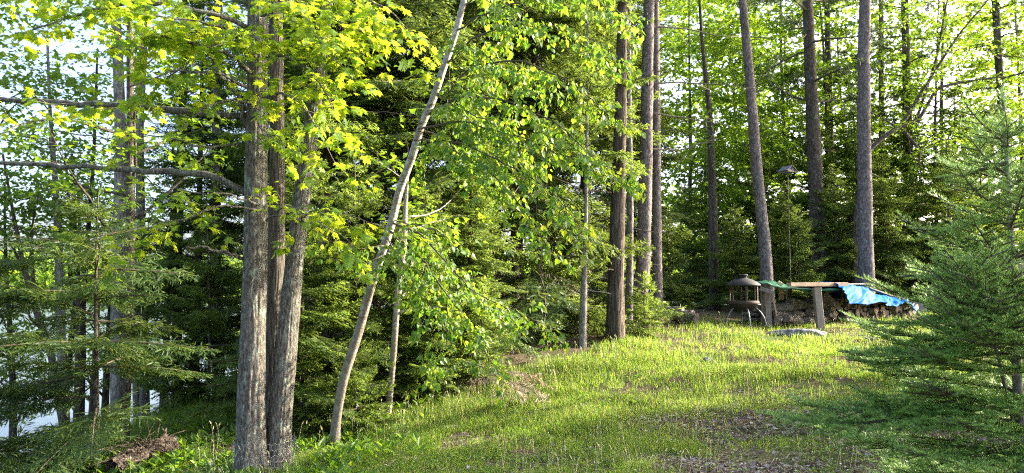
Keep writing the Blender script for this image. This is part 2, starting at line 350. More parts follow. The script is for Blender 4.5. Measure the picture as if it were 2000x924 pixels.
# ------------------------------------------------------------------ leaf templates
def maple_template():
    # outline of a five-lobed maple leaf, base at origin, length 1 along +Y
    o = [(0, 0), (.10, -.06), (.34, -.10), (.27, .08), (.56, .18), (.42, .30), (.60, .56), (.34, .48), (.20, .52), (.22, .78), (.10, .74), (0, 1.0)]
    o = o + [(-x, y) for x, y in o[-2:0:-1]]
    V = np.array([(x, y, -.22 * x * x * 2 - .18 * max(0, y - .4) ** 2 + .05 * abs(x)) for x, y in o] + [(0, .3, .03)])
    k = len(o); F = np.stack([np.arange(k), (np.arange(k) + 1) % k, np.full(k, k)], 1)
    return V, [F]
def heart_template():
    o = [(0, 0), (.20, -.07), (.38, .06), (.44, .28), (.33, .55), (.15, .80), (0, 1.05)]
    o = o + [(-x, y) for x, y in o[-2:0:-1]]
    V = np.array([(x, y, .16 * abs(x) - .2 * max(0, y - .5) ** 2) for x, y in o] + [(0, .35, -.03)])
    k = len(o); F = np.stack([np.arange(k), (np.arange(k) + 1) % k, np.full(k, k)], 1)
    return V, [F]
def simple_leaf():
    V = np.array([(0, 0, 0), (.36, .34, .07), (.2, .75, .03), (0, 1, -.1), (-.2, .75, .03), (-.36, .34, .07)])
    return V, [np.array([[0, 1, 2, 3], [0, 3, 4, 5]])]
def far_leaf():     # a coarse lobed leaf for trees beyond 12 m
    V = np.array([(0, 0, 0), (.5, .2, .06), (.28, .45, .0), (0, 1, -.08), (-.28, .45, .0), (-.5, .2, .06)])
    return V, [np.array([[0, 1, 2, 3], [0, 3, 4, 5]])]
T_MAPLE, T_HEART, T_LEAF, T_FAR = maple_template(), heart_template(), simple_leaf(), far_leaf()
T_STRIP = (np.array([(0, 0, 0), (.5, .35, 0), (0, 1, 0), (-.5, .35, 0)]), [np.array([[0, 1, 2, 3]])])

def unit_rand(r, n): return norm(r.normal(size=(n, 3)))
# ------------------------------------------------------------------ broadleaf spray growth
def grow(mb_w, leafacc, r, P0, d, L, rad, level, levels, cfg):
    """grows one twig polyline; leaves are collected in leafacc as (origin, direction, size)"""
    n = 5 if level < levels else 4
    d = d / np.linalg.norm(d); pts = [np.array(P0, float)]; dd = d.copy()
    for i in range(n):
        dd = dd + r.normal(size=3) * cfg.get('wob', .16) + np.array((0, 0, cfg.get('grav', -.05)))
        dd = dd / np.linalg.norm(dd); pts.append(pts[-1] + dd * L / n)
    pts = np.array(pts)
    if rad > cfg.get('rmin', .0012):
        V, F = tube(pts, np.linspace(rad, rad * .45, n + 1), 4 if rad < .02 else 6, cap=False); mb_w.add(V, F, 1)
    return finish(mb_w, leafacc, r, pts, L, rad, level, levels, cfg)
def finish(mb_w, leafacc, r, pts, L, rad, level, levels, cfg, start=.12):
    seg = np.linalg.norm(np.diff(pts, axis=0), axis=1); cum = np.r_[0, np.cumsum(seg)]; Lt = cum[-1]
    def at(t):
        s = t * Lt; i = min(len(seg) - 1, int(np.searchsorted(cum, s) - 1)); i = max(i, 0); f = (s - cum[i]) / (seg[i] + 1e-9)
        return pts[i] * (1 - f) + pts[i + 1] * f, norm(pts[i + 1] - pts[i])
    if level < levels:
        nc = max(2, int(Lt / cfg['gap'][level])); side = 1 if r.random() < .5 else -1
        for i in range(nc):
            t = start + (1 - start) * (i + r.random() * .7) / nc; p, tg = at(min(t, .999))
            h = norm(np.cross(tg, (0, 0, 1))); side = -side
            ang = math.radians(r.uniform(35, 70)); tilt = r.normal() * cfg.get('tilt', .3)
            nd = tg * math.cos(ang) + (h * side * math.cos(tilt) + np.array((0, 0, 1)) * math.sin(tilt)) * math.sin(ang)
            cl = cfg['len'][level] * r.uniform(.55, 1.15) * (1 - .45 * t)
            grow(mb_w, leafacc, r, p, nd, cl, rad * .5, level + 1, levels, cfg)
        p, tg = at(.999); grow(mb_w, leafacc, r, p, tg, cfg['len'][level] * .6, rad * .45, level + 1, levels, cfg)
    else:
        nl = max(2, int(Lt / cfg['lgap']))
        for i in range(nl + 1):
            t = .15 + .85 * i / nl; p, tg = at(min(t, .999)); h = norm(np.cross(tg, (0, 0, 1)))
            for sd in ((1, -1) if cfg.get('pair', True) else ((1,) if i % 2 else (-1,))):
                if r.random() < .12: continue
                ld = tg * r.uniform(.3, .9) + h * sd * r.uniform(.4, 1) + r.normal(size=3) * .25; ld[2] += cfg.get('ldroop', -.3)
                ld /= np.linalg.norm(ld); pet = cfg['size'] * r.uniform(.3, .8)
                leafacc.append((*(p + ld * pet), *ld, cfg['size'] * r.uniform(.5, 1.25)))
def lay_leaves(mb, acc, r, tmpl, upjit=.4, upbias=(0, 0, 1)):
    A = np.array(acc); O, D, s = A[:, :3], A[:, 3:6], A[:, 6]
    up = np.array(upbias)[None] + r.normal(size=(len(A), 3)) * upjit
    X, Yv, Z = frames(D, norm(up)); fold = r.uniform(.75, 1.1, len(A))[:, None]
    scatter(mb, tmpl[0], tmpl[1], O, X * fold, Yv, Z, s, 0)

def deciduous_mesh(seed, H, crown0, spread, n_limb, cfg, tmpl, leafmat, barkmat, trunk_r, lean=(0, 0), fork=None, name='leafy'):
    """returns (trunk_mesh, crown_mesh) of a broadleaf tree with its base at the origin"""
    r = np.random.default_rng(seed); mt = MB(); mc = MB(); acc = []
    n = 26; t = np.linspace(0, 1, n); P = np.stack([lean[0] * t ** 1.3 + .12 * np.sin(t * 5 + seed), lean[1] * t ** 1.3 + .12 * np.cos(t * 4.3 + seed * 2), -.25 + (H + .25) * t], 1); P[:, :2] -= P[0, :2]
    R = trunk_r * (1 - .82 * t) + .004
    V, F = tube(P, R, 12, .04, .0, seed, .35); mt.add(V, F, 0, smooth=True)
    for i in range(n_limb):
        z = crown0 + (H - crown0) * (i + r.random()) / n_limb; tt = (z + .25) / (H + .25)
        k = min(n - 1, tt * (n - 1)); i0 = int(k); p = P[i0] + (P[min(i0 + 1, n - 1)] - P[i0]) * (k - i0)
        az = i * 2.4 + r.uniform(-.5, .5); el = r.uniform(.1, .75); d = np.array((math.cos(az) * math.cos(el), math.sin(az) * math.cos(el), math.sin(el)))
        L = spread * (1 - .6 * (z - crown0) / (H - crown0)) * r.uniform(.7, 1.15); rad = R[i0] * .42
        m_ = 7; pts = [p]; dd = d.copy()
        for q in range(m_): dd = norm(dd + r.normal(size=3) * .14 + np.array((0, 0, -.03 if q > 2 else .05))); pts.append(pts[-1] + dd * L / m_)
        pts = np.array(pts); V, F = tube(pts, np.linspace(rad, rad * .25, m_ + 1), 6); mt.add(V, F, 0, smooth=True)
        finish(mc, acc, r, pts, L, max(rad * .3, .006), 0, 2, cfg, .22)
    lay_leaves(mc, acc, r, tmpl)
    return mt.mesh(name + '_trunk', barkmat), mc.mesh(name + '_crown', [leafmat, M['twig']]), len(acc)

# ------------------------------------------------------------------ conifer growth
def conifer_branch(mc, r, p0, az, L, rise, droop, roll, wood_r, strip_w, gap, tipness=.5, dead=False, matn=0, curl=.0):
    a = np.array((math.cos(az), math.sin(az), 0.)); s = np.array((-math.sin(az), math.cos(az), 0.))
    n = 9; t = np.linspace(0, 1, n); wv = r.normal() * .08
    def axis(t): t = np.asarray(t)[..., None]; return p0 + a * L * t + s * L * wv * t * t + np.array((0, 0, 1.)) * L * (rise * t - droop * t ** 2 + curl * t ** 4)
    P = axis(t); V, F = tube(P, np.linspace(wood_r, wood_r * .2, n), 4, cap=False); mc.add(V, F, 1)
    m = max(3, int(L * .93 / gap))
    tl = .06 + .94 * (np.arange(m) + r.random(m)) / m; tl = np.repeat(tl, 2); sd = np.tile([1., -1.], m)
    ll = (.50 * L * (1 - tl) ** .8 * np.minimum(1, .35 + tl * 2.2) + .07) * r.uniform(.55, 1.15, 2 * m)
    keep = r.random(2 * m) > (.45 if dead else .1); tl, sd, ll = tl[keep], sd[keep], ll[keep]
    O = axis(tl); T = norm(axis(np.minimum(tl + .02, 1.02)) - axis(tl - .02))
    S_ = norm(np.cross(T, np.array((0, 0, 1.)))); N = np.cross(S_, T)
    if roll: N = norm(N + S_ * roll); S_ = np.cross(T, N)
    ang = np.radians(r.uniform(40, 62, len(tl)))[:, None]
    D = norm(T * np.cos(ang) + S_ * sd[:, None] * np.sin(ang) + r.normal(size=(len(tl), 3)) * .17 + np.array((0, 0, -.16)))
    if dead:
        scatter(mc, T_STRIP[0] * np.array((.05, 1, 1)), T_STRIP[1], O, S_, D, N, ll, 1)
        return
    # the laterals themselves
    X, Yv, Z = frames(D, N); TV = T_STRIP[0]
    def strips(O, X, Yv, Z, ln, w, at):
        n_ = len(O); V = O[:, None, :] + TV[None, :, 0:1] * X[:, None, :] * w[:, None, None] + TV[None, :, 1:2] * Yv[:, None, :] * ln[:, None, None]
        mc.add(V.reshape(-1, 3), [np.arange(n_ * 4).reshape(-1, 4)], matn, np.repeat(at, 4))
    strips(O, X, Yv, Z, ll, np.full(len(ll), strip_w * .9), tipness * (tl > .85) * .6)
    # sub-laterals
    g2 = gap * .95; ms = np.maximum(1, (ll / g2).astype(int)); idx = np.repeat(np.arange(len(ll)), ms * 2)
    pos = np.concatenate([np.repeat((np.arange(k) + .5) / k, 2) for k in ms]); sd2 = np.tile([1., -1.], int(ms.sum()))
    pos = np.clip(pos + r.uniform(-.04, .04, len(pos)), .03, 1)
    O2 = O[idx] + D[idx] * (ll[idx] * pos)[:, None]
    ang2 = np.radians(r.uniform(35, 60, len(pos)))[:, None]
    D2 = norm(D[idx] * np.cos(ang2) + X[idx] * sd2[:, None] * np.sin(ang2) + r.normal(size=(len(pos), 3)) * .24 + np.array((0, 0, -.20)))
    l2 = (ll[idx] * (1 - pos) * .55 + gap * .9) * r.uniform(.6, 1.2, len(pos)); l2 = np.minimum(l2, gap * 4.2)
    N2 = norm(N[idx] + r.normal(size=(len(pos), 3)) * .6)
    X2, Y2, Z2 = frames(D2, N2)
    tipv = np.clip((pos - .55) * 2, 0, 1) * tipness * r.uniform(.2, 1, len(pos)) * (tl[idx] > .2)
    strips(O2, X2, Y2, Z2, l2, np.full(len(l2), strip_w) * r.uniform(.7, 1.2, len(l2)), tipv)
def conifer_mesh(seed, H, clear, R, whorl=.34, per=5, gap=.05, strip_w=.024, rise=(-.05, .35), droop=.3, tipness=.6, dead_to=.0, trunk_r=.12, power=.8, zmax=99, name='conifer', needle='needle', bark='dark_bark', thin=1.0, trunk=True, curl=.1):
    r = np.random.default_rng(seed); mc = MB(); mt = MB()
    n = 30; t = np.linspace(0, 1, n); P = np.stack([.05 * np.sin(3 * t + seed), .05 * np.cos(4 * t + seed), -.25 + (H + .25) * t], 1); P[:, :2] -= P[0, :2]
    V, F = tube(P, trunk_r * (1 - t) ** .9 + .006, 12, .04, 0, seed, .35); mt.add(V, F, 0, smooth=True)
    z = clear
    while z < min(H - .12, zmax):
        f = (z - clear) / (H - clear); k = max(3, int(per * thin))
        for i in range(k):
            if r.random() < .12: continue
            zz = z + r.uniform(-.12, .12) * min(1, H / 4); az = (i + r.random() * .8) * 2 * pi / k + z * 2.1
            L = R * ((1 - f) ** power) * r.uniform(.62, 1.12) + .12; rs = rise[0] + (rise[1] - rise[0]) * f + r.normal() * .15
            q = np.array((np.interp(zz, P[:, 2], P[:, 0]), np.interp(zz, P[:, 2], P[:, 1]), zz))
            dead = z < dead_to and r.random() < .7
            conifer_branch(mc, r, q, az, L * (.7 if dead else 1), rs, droop * (1 - .6 * f) * r.uniform(.6, 1.3), r.normal() * .3, .004 + .0065 * L, strip_w, gap, tipness, dead, 0, curl)
        z += whorl * r.uniform(.75, 1.2) * (1 - .35 * f)
    # leader
    X, Yv, Z = frames(np.tile((0., 0, 1), (8, 1)) + r.normal(size=(8, 3)) * .3, unit_rand(r, 8)); scatter(mc, T_STRIP[0] * np.array((.3, 1, 1)), T_STRIP[1], np.tile(P[-1], (8, 1)) - np.array((0, 0, .1)), X, Yv, Z, .16, 0, .8)
    return (mt.mesh(name + '_trunk', M[bark]) if trunk else None), mc.mesh(name + '_crown', [M[needle], M['twig']])

def pine_crown_mesh(seed, z0, z1, R, n_br, name='pine', bark='twig'):
    """long boughs carrying star tufts of long needles; trunk axis at x=y=0"""
    r = np.random.default_rng(seed); mc = MB(); O = []; D = []
    for i in range(n_br):
        z = z0 + (z1 - z0) * (i + r.random()) / n_br; az = i * 2.4 + r.uniform(-.5, .5); f = (z - z0) / (z1 - z0)
        L = R * (1 - .6 * f) * r.uniform(.6, 1.15); d = np.array((math.cos(az), math.sin(az), r.uniform(-.15, .3)))
        pts = [np.array((0, 0, z))]; dd = d.copy()
        for q in range(7): dd = norm(dd + r.normal(size=3) * .12 + np.array((0, 0, .03 if q > 4 else -.03))); pts.append(pts[-1] + dd * L / 7)
        pts = np.array(pts); V, F = tube(pts, np.linspace(.035, .006, 8), 5); mc.add(V, F, 1)
        for j in range(int(L * 7)):
            t = r.uniform(.25, 1); k = t * 7; i0 = min(6, int(k)); p = pts[i0] + (pts[i0 + 1] - pts[i0]) * (k - i0); tg = norm(pts[i0 + 1] - pts[i0])
            h = norm(np.cross(tg, (0, 0, 1))) * r.choice([-1, 1]); sdv = norm(tg * .7 + h * r.uniform(.3, 1) + np.array((0, 0, r.uniform(-.2, .5)))); sl = r.uniform(.25, .6)
            e = p + sdv * sl; V, F = tube(np.array([p, e]), [.006, .003], 3, cap=False); mc.add(V, F, 1)
            for m_ in range(4): O.append(p + sdv * sl * (.4 + .2 * m_) + r.normal(size=3) * .04); D.append(sdv + r.normal(size=3) * .3)
    O = np.array(O); D = norm(np.array(D)); k = 26
    Oi = np.repeat(O, k, 0); Di = norm(np.repeat(D, k, 0) * .5 + unit_rand(r, len(Oi)))
    X, Yv, Z = frames(Di, unit_rand(r, len(Oi))); scatter(mc, T_STRIP[0] * np.array((.09, 1, 1)), T_STRIP[1], Oi, X, Yv, Z, r.uniform(.08, .14, len(Oi)), 0)
    return mc.mesh(name + '_crown', [M['needle_pine'], M[bark]])

# ------------------------------------------------------------------ tall trunks placed from the photograph
def trunk_px(path, Y, base_px=None, top_z=None, k=16, ridge=.0, rough=.03, seed=0, flare=.3, dY=0.0, step=.12):
    """path: (px, py, width_px) from bottom to top. Y distance. Returns trunk V,F, base point, resampled centre line (world)"""
    pts = []; m_ = len(path)
    for i, (px, py, w) in enumerate(path):
        y = Y + dY * i / max(1, m_ - 1); p = W(px, py, y); pts.append((*p, w / 2 / FPX * y))
    pts = np.array(pts)
    z0 = g1(pts[0][0], pts[0][1])
    first = pts[0].copy()
    d = (pts[0] - pts[1]); d[3] = 0; d = d / (abs(d[2]) + 1e-6)
    if first[2] > z0 - .2: pts = np.vstack([np.r_[(first + d * (first[2] - z0 + .2))[:3], first[3] * 1.05], pts])
    if top_z and pts[-1][2] < top_z:
        e = (pts[-1] - pts[-2]); e = e / (abs(e[2]) + 1e-6); e[:2] *= .6; dz = top_z - pts[-1][2]; q = pts[-1] + e * dz; q[3] = max(.02, pts[-1][3] * .35); q[2] = top_z
        pts = np.vstack([pts, q])
    L = np.linalg.norm(np.diff(pts[:, :3], axis=0), axis=1).sum(); Q = resample(pts, max(8, int(L / step)))
    base = np.array((Q[0][0], Q[0][1], z0))
    return Q, base
def stub(mb_, r, Q, z, az, L, rad, dz=0.1, droop=0.15, mat_=0, n=7):
    i = int(np.argmin(np.abs(Q[:, 2] - z))); p = Q[i, :3]; d = np.array((math.cos(az), math.sin(az), dz)); pts = [p]
    for q in range(n): d = norm(d + r.normal(size=3) * .13 + np.array((0, 0, -droop / n))); pts.append(pts[-1] + d * L / n)
    V, F = tube(np.array(pts), np.linspace(rad, rad * .2, n + 1), 5); mb_.add(V, F, mat_, smooth=True); return np.array(pts)
def tall_tree(name, label, cat, path, Y, bark, top_z, group=None, crown=None, crown_z=0, seed=0, n_dead=0, dead_len=1.5, dead_z=(2, 9), knots=10, ridge=.0, k=18, crown_rot=0, crown_scale=1, dY=0, deads=()):
    Q, base = trunk_px(path, Y, top_z=top_z, dY=dY); r = np.random.default_rng(seed + 100)
    mt = MB(); V, F = tube(Q[:, :3] - base, Q[:, 3] * .93, k, .025, ridge, seed, .16); mt.add(V, F, 0, smooth=True)
    Qb = Q.copy(); Qb[:, :3] -= base
    for i in range(n_dead): stub(mt, r, Qb, r.uniform(*dead_z), r.uniform(0, 2 * pi), dead_len * r.uniform(.4, 1.2), .014, r.uniform(-.15, .2), .35)
    md = MB()
    for (z, az, L, dz) in deads:
        P_ = stub(md, r, Qb, z, az, L, .026, dz, .25)
        for q in range(5):
            j = r.integers(2, 7); d = norm(P_[j] - P_[j - 1] + r.normal(size=3) * .5); e = np.array([P_[j], P_[j] + d * L * .12, P_[j] + d * L * .25 + np.array((0, 0, -.05))]); V, F = tube(e, [.007, .005, .003], 3); md.add(V, F, 0)
    for i in range(knots):      # knots and short broken stubs
        z = r.uniform(.8, top_z * .8); stub(mt, r, Qb, z, r.uniform(pi, 2 * pi) if r.random() < .7 else r.uniform(0, pi), r.uniform(.03, .12) + Qb[int(np.argmin(np.abs(Qb[:, 2] - z))), 3], .022, .1, 0, n=3)
    root = thing(name, label, cat, base, group=group)
    mt.build('trunk', M[bark], root)
    if deads: md.build('dead_limb', M['twig_pale'], root)
    if crown is not None:
        i = int(np.argmin(np.abs(Qb[:, 2] - crown_z))); c = put('crown', crown, root, (Qb[i, 0], Qb[i, 1], crown_z)); c.rotation_euler = (0, 0, crown_rot); c.scale = (crown_scale,) * 3
    return root, Qb, base
def place_tree(name, label, cat, meshes, px, Y, s=1, rz=0, group=None, tilt=(0, 0), xy=None, sz=None):
    x, y = xy if xy else (WX(px, Y), Y)
    root = thing(name, label, cat, (x, y, g1(x, y)), rz, group); root.scale = (s, s, sz or s); root.rotation_euler = (tilt[0], tilt[1], rz)
    if meshes[0] is not None: put('trunk', meshes[0], root)
    put('crown', meshes[1], root)
    return root
# ------------------------------------------------------------------ far shore wood (reads as one mass)
def far_woods():
    r = np.random.default_rng(5); mbw = MB(); n = 1500
    az = np.radians(r.uniform(-52, 52, n)); R = 268 + 70 * r.random(n) ** 1.8; x = R * np.sin(az); y = R * np.cos(az); h = r.uniform(6, 12.5, n) ; w = r.uniform(2.2, 4.2, n); z = gz(x, y)
    k = 70; ph = r.uniform(0, 2 * pi, (n, k)); t = r.uniform(0, 1, (n, k)) ** .8; rad = w[:, None] * np.sqrt(np.maximum(0.02, 1 - (2 * t - .8) ** 2 * .8)) * r.uniform(.4, 1.05, (n, k))
    O = np.stack([x[:, None] + rad * np.cos(ph), y[:, None] + rad * np.sin(ph), z[:, None] + h[:, None] * t], -1).reshape(-1, 3)
    D = unit_rand(r, len(O)); X, Yv, Z = frames(D, unit_rand(r, len(O)))
    scatter(mbw, T_FAR[0], T_FAR[1], O, X, Yv, Z, r.uniform(.7, 1.8, len(O)))
    o = mbw.build('far_shore_woods', M['broad_leaf']); tag(o, 'low line of sunlit woods on the far lake shore', 'woods', kind='stuff')
far_woods()

# ------------------------------------------------------------------ shared tree meshes
CF_BG = dict(gap=[.30, .22], len=[.95, .5], lgap=.085, size=.12, wob=.18, grav=-.03, tilt=.35, ldroop=-.25, rmin=.0035)
DEC = []
for i, (H, c0, sp, nl) in enumerate([(11, 1.6, 2.5, 20), (13, 3.2, 3.0, 22), (9, 1.0, 2.0, 20)]):
    a, b, cnt = deciduous_mesh(40 + i, H, c0, sp, nl, CF_BG, T_FAR, M['broad_leaf'], M['dark_bark'], .085 + .02 * i, (.5 - .4 * i, .3), name='broadleaf')
    DEC.append((a, b)); print('dec', i, cnt)
DECF = []
CF_F = dict(CF_BG, gap=[.27, .22], len=[1.2, .6], lgap=.10, size=.19, rmin=.006)
for i, (H, c0, sp, nl) in enumerate([(12, .6, 3.2, 26), (14, 1.5, 3.4, 28)]):
    a, b, cnt = deciduous_mesh(50 + i, H, c0, sp, nl, CF_F, T_FAR, M['broad_leaf'], M['dark_bark'], .10, (.5 - .4 * i, .3), name='broadleaf'); DECF.append((a, b)); print('decf', i, cnt)
SP = [conifer_mesh(61, 12, .5, 2.3, .36, 6, .055, .026, (-.15, .35), .22, .5, 3.4, .13, .75, zmax=10.5, name='spruce', thin=.9),
      conifer_mesh(62, 14, .7, 2.7, .40, 6, .06, .028, (-.25, .3), .3, .5, 4.2, .15, .75, zmax=11, name='hemlock', needle='needle_dark'),
      conifer_mesh(63, 10, .5, 2.0, .34, 6, .052, .025, (-.1, .35), .2, .7, 1.4, .10, .8, name='fir')]
SM = [conifer_mesh(71, 3.2, .25, 1.15, .24, 5, .042, .022, (0, .45), .18, .8, 0, .03, .8, name='young_fir'),
      conifer_mesh(72, 4.6, .35, 1.5, .28, 5, .046, .022, (-.05, .4), .2, .7, 0, .045, .8, name='young_spruce'),
      conifer_mesh(73, 1.9, .12, .85, .2, 5, .038, .02, (.02, .45), .16, .9, 0, .022, .8, name='fir_sapling')]
BOUGH = conifer_mesh(79, 7.5, .1, 1.15, .62, 3, .046, .022, (-.1, .25), .3, .7, 1.5, .03, .3, name='sparse_bough', trunk=False)[1]
PINE = [pine_crown_mesh(81, 0, 6.5, 3.0, 24), pine_crown_mesh(82, 0, 6, 2.4, 18)]

# ------------------------------------------------------------------ tall trees read off the photograph
G = 'tall straight pines behind the lawn'
tall_tree('pine_tree', 'leaning grey pine trunk rising just behind the round fire pit', 'pine tree', [(1500,590,27),(1494,480,25),(1480,350,23),(1464,150,20),(1450,0,17)], 19, 'pine_bark', 15, G, PINE[0], 8.6, 1, 5, 1.4, (3.5, 10), 14)
tall_tree('pine_tree', 'thick dark lichen-spotted pine behind the pale roof board of the wood shelter', 'pine tree', [(1601,600,38),(1599,480,34),(1590,300,30),(1581,100,24),(1577,0,21)], 22, 'dark_bark', 16, G, PINE[1], 6.0, 2, 10, 1.6, (4, 11), 12, crown_scale=1.2)
tall_tree('pine_tree', 'tall grey-brown pine standing behind the blue tarp', 'pine tree', [(1693,600,33),(1691,480,30),(1688,300,27),(1687,120,25),(1690,0,23)], 20, 'pine_bark', 16, G, PINE[0], 9.8, 3, 6, 1.5, (3, 9), 16, crown_rot=2, deads=((7.0, 1.2, .9, .5),))
tall_tree('pine_tree', 'broad grey pine, the front one of the close pair at picture centre right', 'pine tree', [(1250,600,31),(1258,480,30),(1262,300,28),(1265,120,25),(1268,0,23)], 17, 'pine_bark', 16, G, PINE[1], 9.5, 4, 4, 1.2, (3, 8), 10,
          deads=((6.9, .15, 2.3, .1), (5.6, .1, 2.6, .06), (4.9, .0, 2.0, .05), (4.1, .2, 1.7, .0), (5.2, 2.9, 1.2, .0), (3.6, 3.3, 1.3, .05)))
tall_tree('pine_tree', 'slim sunlit pine, the rear one of the close pair at picture centre right', 'pine tree', [(1284,600,22),(1283,480,20),(1282,300,18),(1281,120,16),(1280,0,15)], 18.5, 'pine_bark', 15, G, PINE[0], 9.8, 5, 5, 1.2, (3, 9), 10, crown_rot=4)
tall_tree('cedar_tree', 'stout brown stringy-barked trunk at the edge of the grass', 'cedar tree', [(1201,664,37),(1202,560,34),(1206,430,31),(1211,250,26),(1214,100,22),(1216,0,20)], 13.5, 'cedar_bark', 14, None, BOUGH, 1.6, 6, 5, .9, (1.2, 5), 6, ridge=.02, k=48)
tall_tree('pine_tree', 'slender sunlit trunk just left of the broad grey pine pair', 'pine tree', [(1229,600,16),(1231,400,14),(1228,200,13),(1227,0,12)], 16, 'pine_bark', 13, G, None, 0, 7, 8, .9, (2, 7), 4)
tall_tree('pine_tree', 'distant straight pine trunk right of the tall pine behind the tarp', 'pine tree', [(1781,560,19),(1778,400,18),(1772,200,17),(1767,0,15)], 26, 'dark_bark', 15, G, PINE[1], 6, 8, 14, 1.8, (4, 12), 4, crown_rot=1)
tall_tree('pine_tree', 'thin dark pine right of the thick lichen-spotted pine', 'pine tree', [(1628,560,15),(1624,350,14),(1618,150,13),(1615,0,12)], 27, 'dark_bark', 15, G, PINE[0], 5.0, 9, 14, 1.6, (4, 12), 4, crown_rot=3)
tall_tree('pine_tree', 'very thin trunk just right of the tall pine behind the tarp', 'pine tree', [(1722,560,12),(1722,350,11),(1721,0,10)], 28, 'dark_bark', 14, G, None, 0, 10, 12, 1.5, (4, 12), 3)
tall_tree('pine_tree', 'distant pine trunk above the tip of the foreground fir', 'pine tree', [(1974,560,17),(1966,350,16),(1952,150,15),(1944,0,14)], 24, 'dark_bark', 15, G, PINE[1], 4.6, 11, 12, 1.6, (3, 11), 3, crown_rot=5)
tall_tree('pine_tree', 'far grey trunk in the upper centre above the dark firs', 'pine tree', [(1076,560,18),(1076,300,17),(1075,0,16)], 20, 'pine_bark', 15, G, PINE[1], 9, 12, 6, 1.2, (3, 9), 4)
tall_tree('pine_tree', 'far trunk in the dark wood beyond the top of the leaning birch', 'pine tree', [(975,560,17),(968,300,16),(964,0,14)], 19, 'pine_bark', 14, G, None, 0, 13, 8, 1.2, (3, 9), 4)
tall_tree('pine_tree', 'far trunk between the maple clump and the leaning birch', 'pine tree', [(736,560,16),(734,300,14),(733,0,12)], 16, 'pine_bark', 13, G, None, 0, 14, 6, 1.0, (3, 7), 4)
tall_tree('birch_tree', 'thin pale-stemmed birch left of the stout brown cedar', 'birch tree', [(1138,676,17),(1139,600,16),(1144,470,9),(1146,300,7)], 13.2, 'grey_bark', 6.5, None, None, 0, 15, 8, .6, (1, 5), 3)
# left side
GL = 'tall bare trunks between the maple clump and the lake'
tall_tree('ash_tree', 'tall straight sunlit grey trunk left of the maple clump, nearest the fallen log', 'tree', [(232,866,29),(229,700,27),(231,480,25),(236,300,23),(231,120,21),(224,0,19)], 11.8, 'grey_bark', 12, GL, DEC[0][1], 3.2, 16, 4, .8, (1, 5), 6)
tall_tree('ash_tree', 'grey trunk just right of the sunlit trunk left of the maple clump', 'tree', [(268,850,15),(264,700,14),(260,500,13),(254,200,11),(255,0,9)], 13.2, 'grey_bark', 12, GL, None, 0, 17, 6, .8, (1, 5), 5)
tall_tree('ash_tree', 'shaded grey trunk third from the sunlit one towards the maple clump', 'tree', [(284,850,19),(281,700,19),(276,500,18),(272,250,16),(285,0,14)], 12.6, 'grey_bark', 12, GL, None, 0, 18, 6, .8, (1, 5), 5)
tall_tree('ash_tree', 'bluish grey trunk close behind the left side of the maple clump', 'tree', [(428,760,26),(424,600,25),(420,480,23),(424,250,20),(426,0,17)], 12.5, 'grey_bark', 12, GL, None, 0, 19, 6, .9, (1, 6), 5)
tall_tree('ash_tree', 'dark trunk between the fallen log and the maple clump', 'tree', [(346,800,21),(346,600,20),(347,500,19),(356,250,16),(360,0,14)], 13.5, 'dark_bark', 12, GL, None, 0, 20, 8, .9, (1, 6), 5)
def forked_tree(name, label, paths, Y, bark, seed, crown_br, cfg, group=None, leaf='broad_leaf', cat='tree'):
    r = np.random.default_rng(seed); mt = MB(); mc = MB(); acc = []; base = None; Qs = []
    for i, pth in enumerate(paths):
        pts = np.array([(*W(px, py, Y + (.25 * i)), w / 2 / FPX * Y) for px, py, w in pth])
        if i == 0:
            z0 = g1(pts[0][0], pts[0][1]); e = pts[0].copy(); d = pts[0] - pts[1]; d = d / (abs(d[2]) + 1e-6); hgt = max(.2, e[2] - z0 + .25); e[:3] = e[:3] + d[:3] * hgt; pts = np.vstack([e, pts]); base = np.array((e[0], e[1], z0))
        Q = resample(pts, max(8, int(np.linalg.norm(np.diff(pts[:, :3], axis=0), axis=1).sum() / .15))); Q[:, :3] -= base; Qs.append(Q)
        V, F = tube(Q[:, :3], Q[:, 3], 12, .04, 0, seed + i, .3 if i == 0 else 0); mt.add(V, F, 0, smooth=True)
    for (qi, t0, az, el, L) in crown_br:
        Q = Qs[qi]; p = Q[int(t0 * (len(Q) - 1)), :3]; rad = Q[int(t0 * (len(Q) - 1)), 3] * .5; d = np.array((math.cos(az) * math.cos(el), math.sin(az) * math.cos(el), math.sin(el)))
        pts = [p]; dd = d
        for q in range(7): dd = norm(dd + r.normal(size=3) * .14 + np.array((0, 0, -.03))); pts.append(pts[-1] + dd * L / 7)
        pts = np.array(pts); V, F = tube(pts, np.linspace(rad, rad * .3, 8), 5); mt.add(V, F, 0, smooth=True); finish(mc, acc, r, pts, L, .008, 0, 2, cfg, .25)
    for Q in Qs[1:] + Qs[:1]: finish(mc, acc, r, Q[:, :3], 1, .008, 0, 2, cfg, .55)
    lay_leaves(mc, acc, r, T_FAR)
    root = thing(name, label, cat, base, group=group); mt.build('trunk', M[bark], root); mc.build('crown', [M[leaf], M['twig']], root); return root
CF_L = dict(gap=[.26, .2], len=[.8, .4], lgap=.08, size=.10, wob=.18, grav=-.03, tilt=.3, ldroop=-.25, rmin=.003)
def brs(n, seed, el=(0, .7), L=(.9, 2.0), q=1, t=(.35, 1)):
    r = np.random.default_rng(seed); return [(int(r.integers(0, q)), r.uniform(*t), r.uniform(0, 2 * pi), r.uniform(*el), r.uniform(*L)) for _ in range(n)]
forked_tree('slender_tree', 'single thin dark trunk against the lake, left of the forked one', [[(126,820,18),(119,650,16),(116,520,15),(110,380,11),(97,210,6),(92,60,4)]], 12, 'grey_bark', 201, brs(9, 1, L=(.6, 1.3), t=(.55, 1)), CF_L)
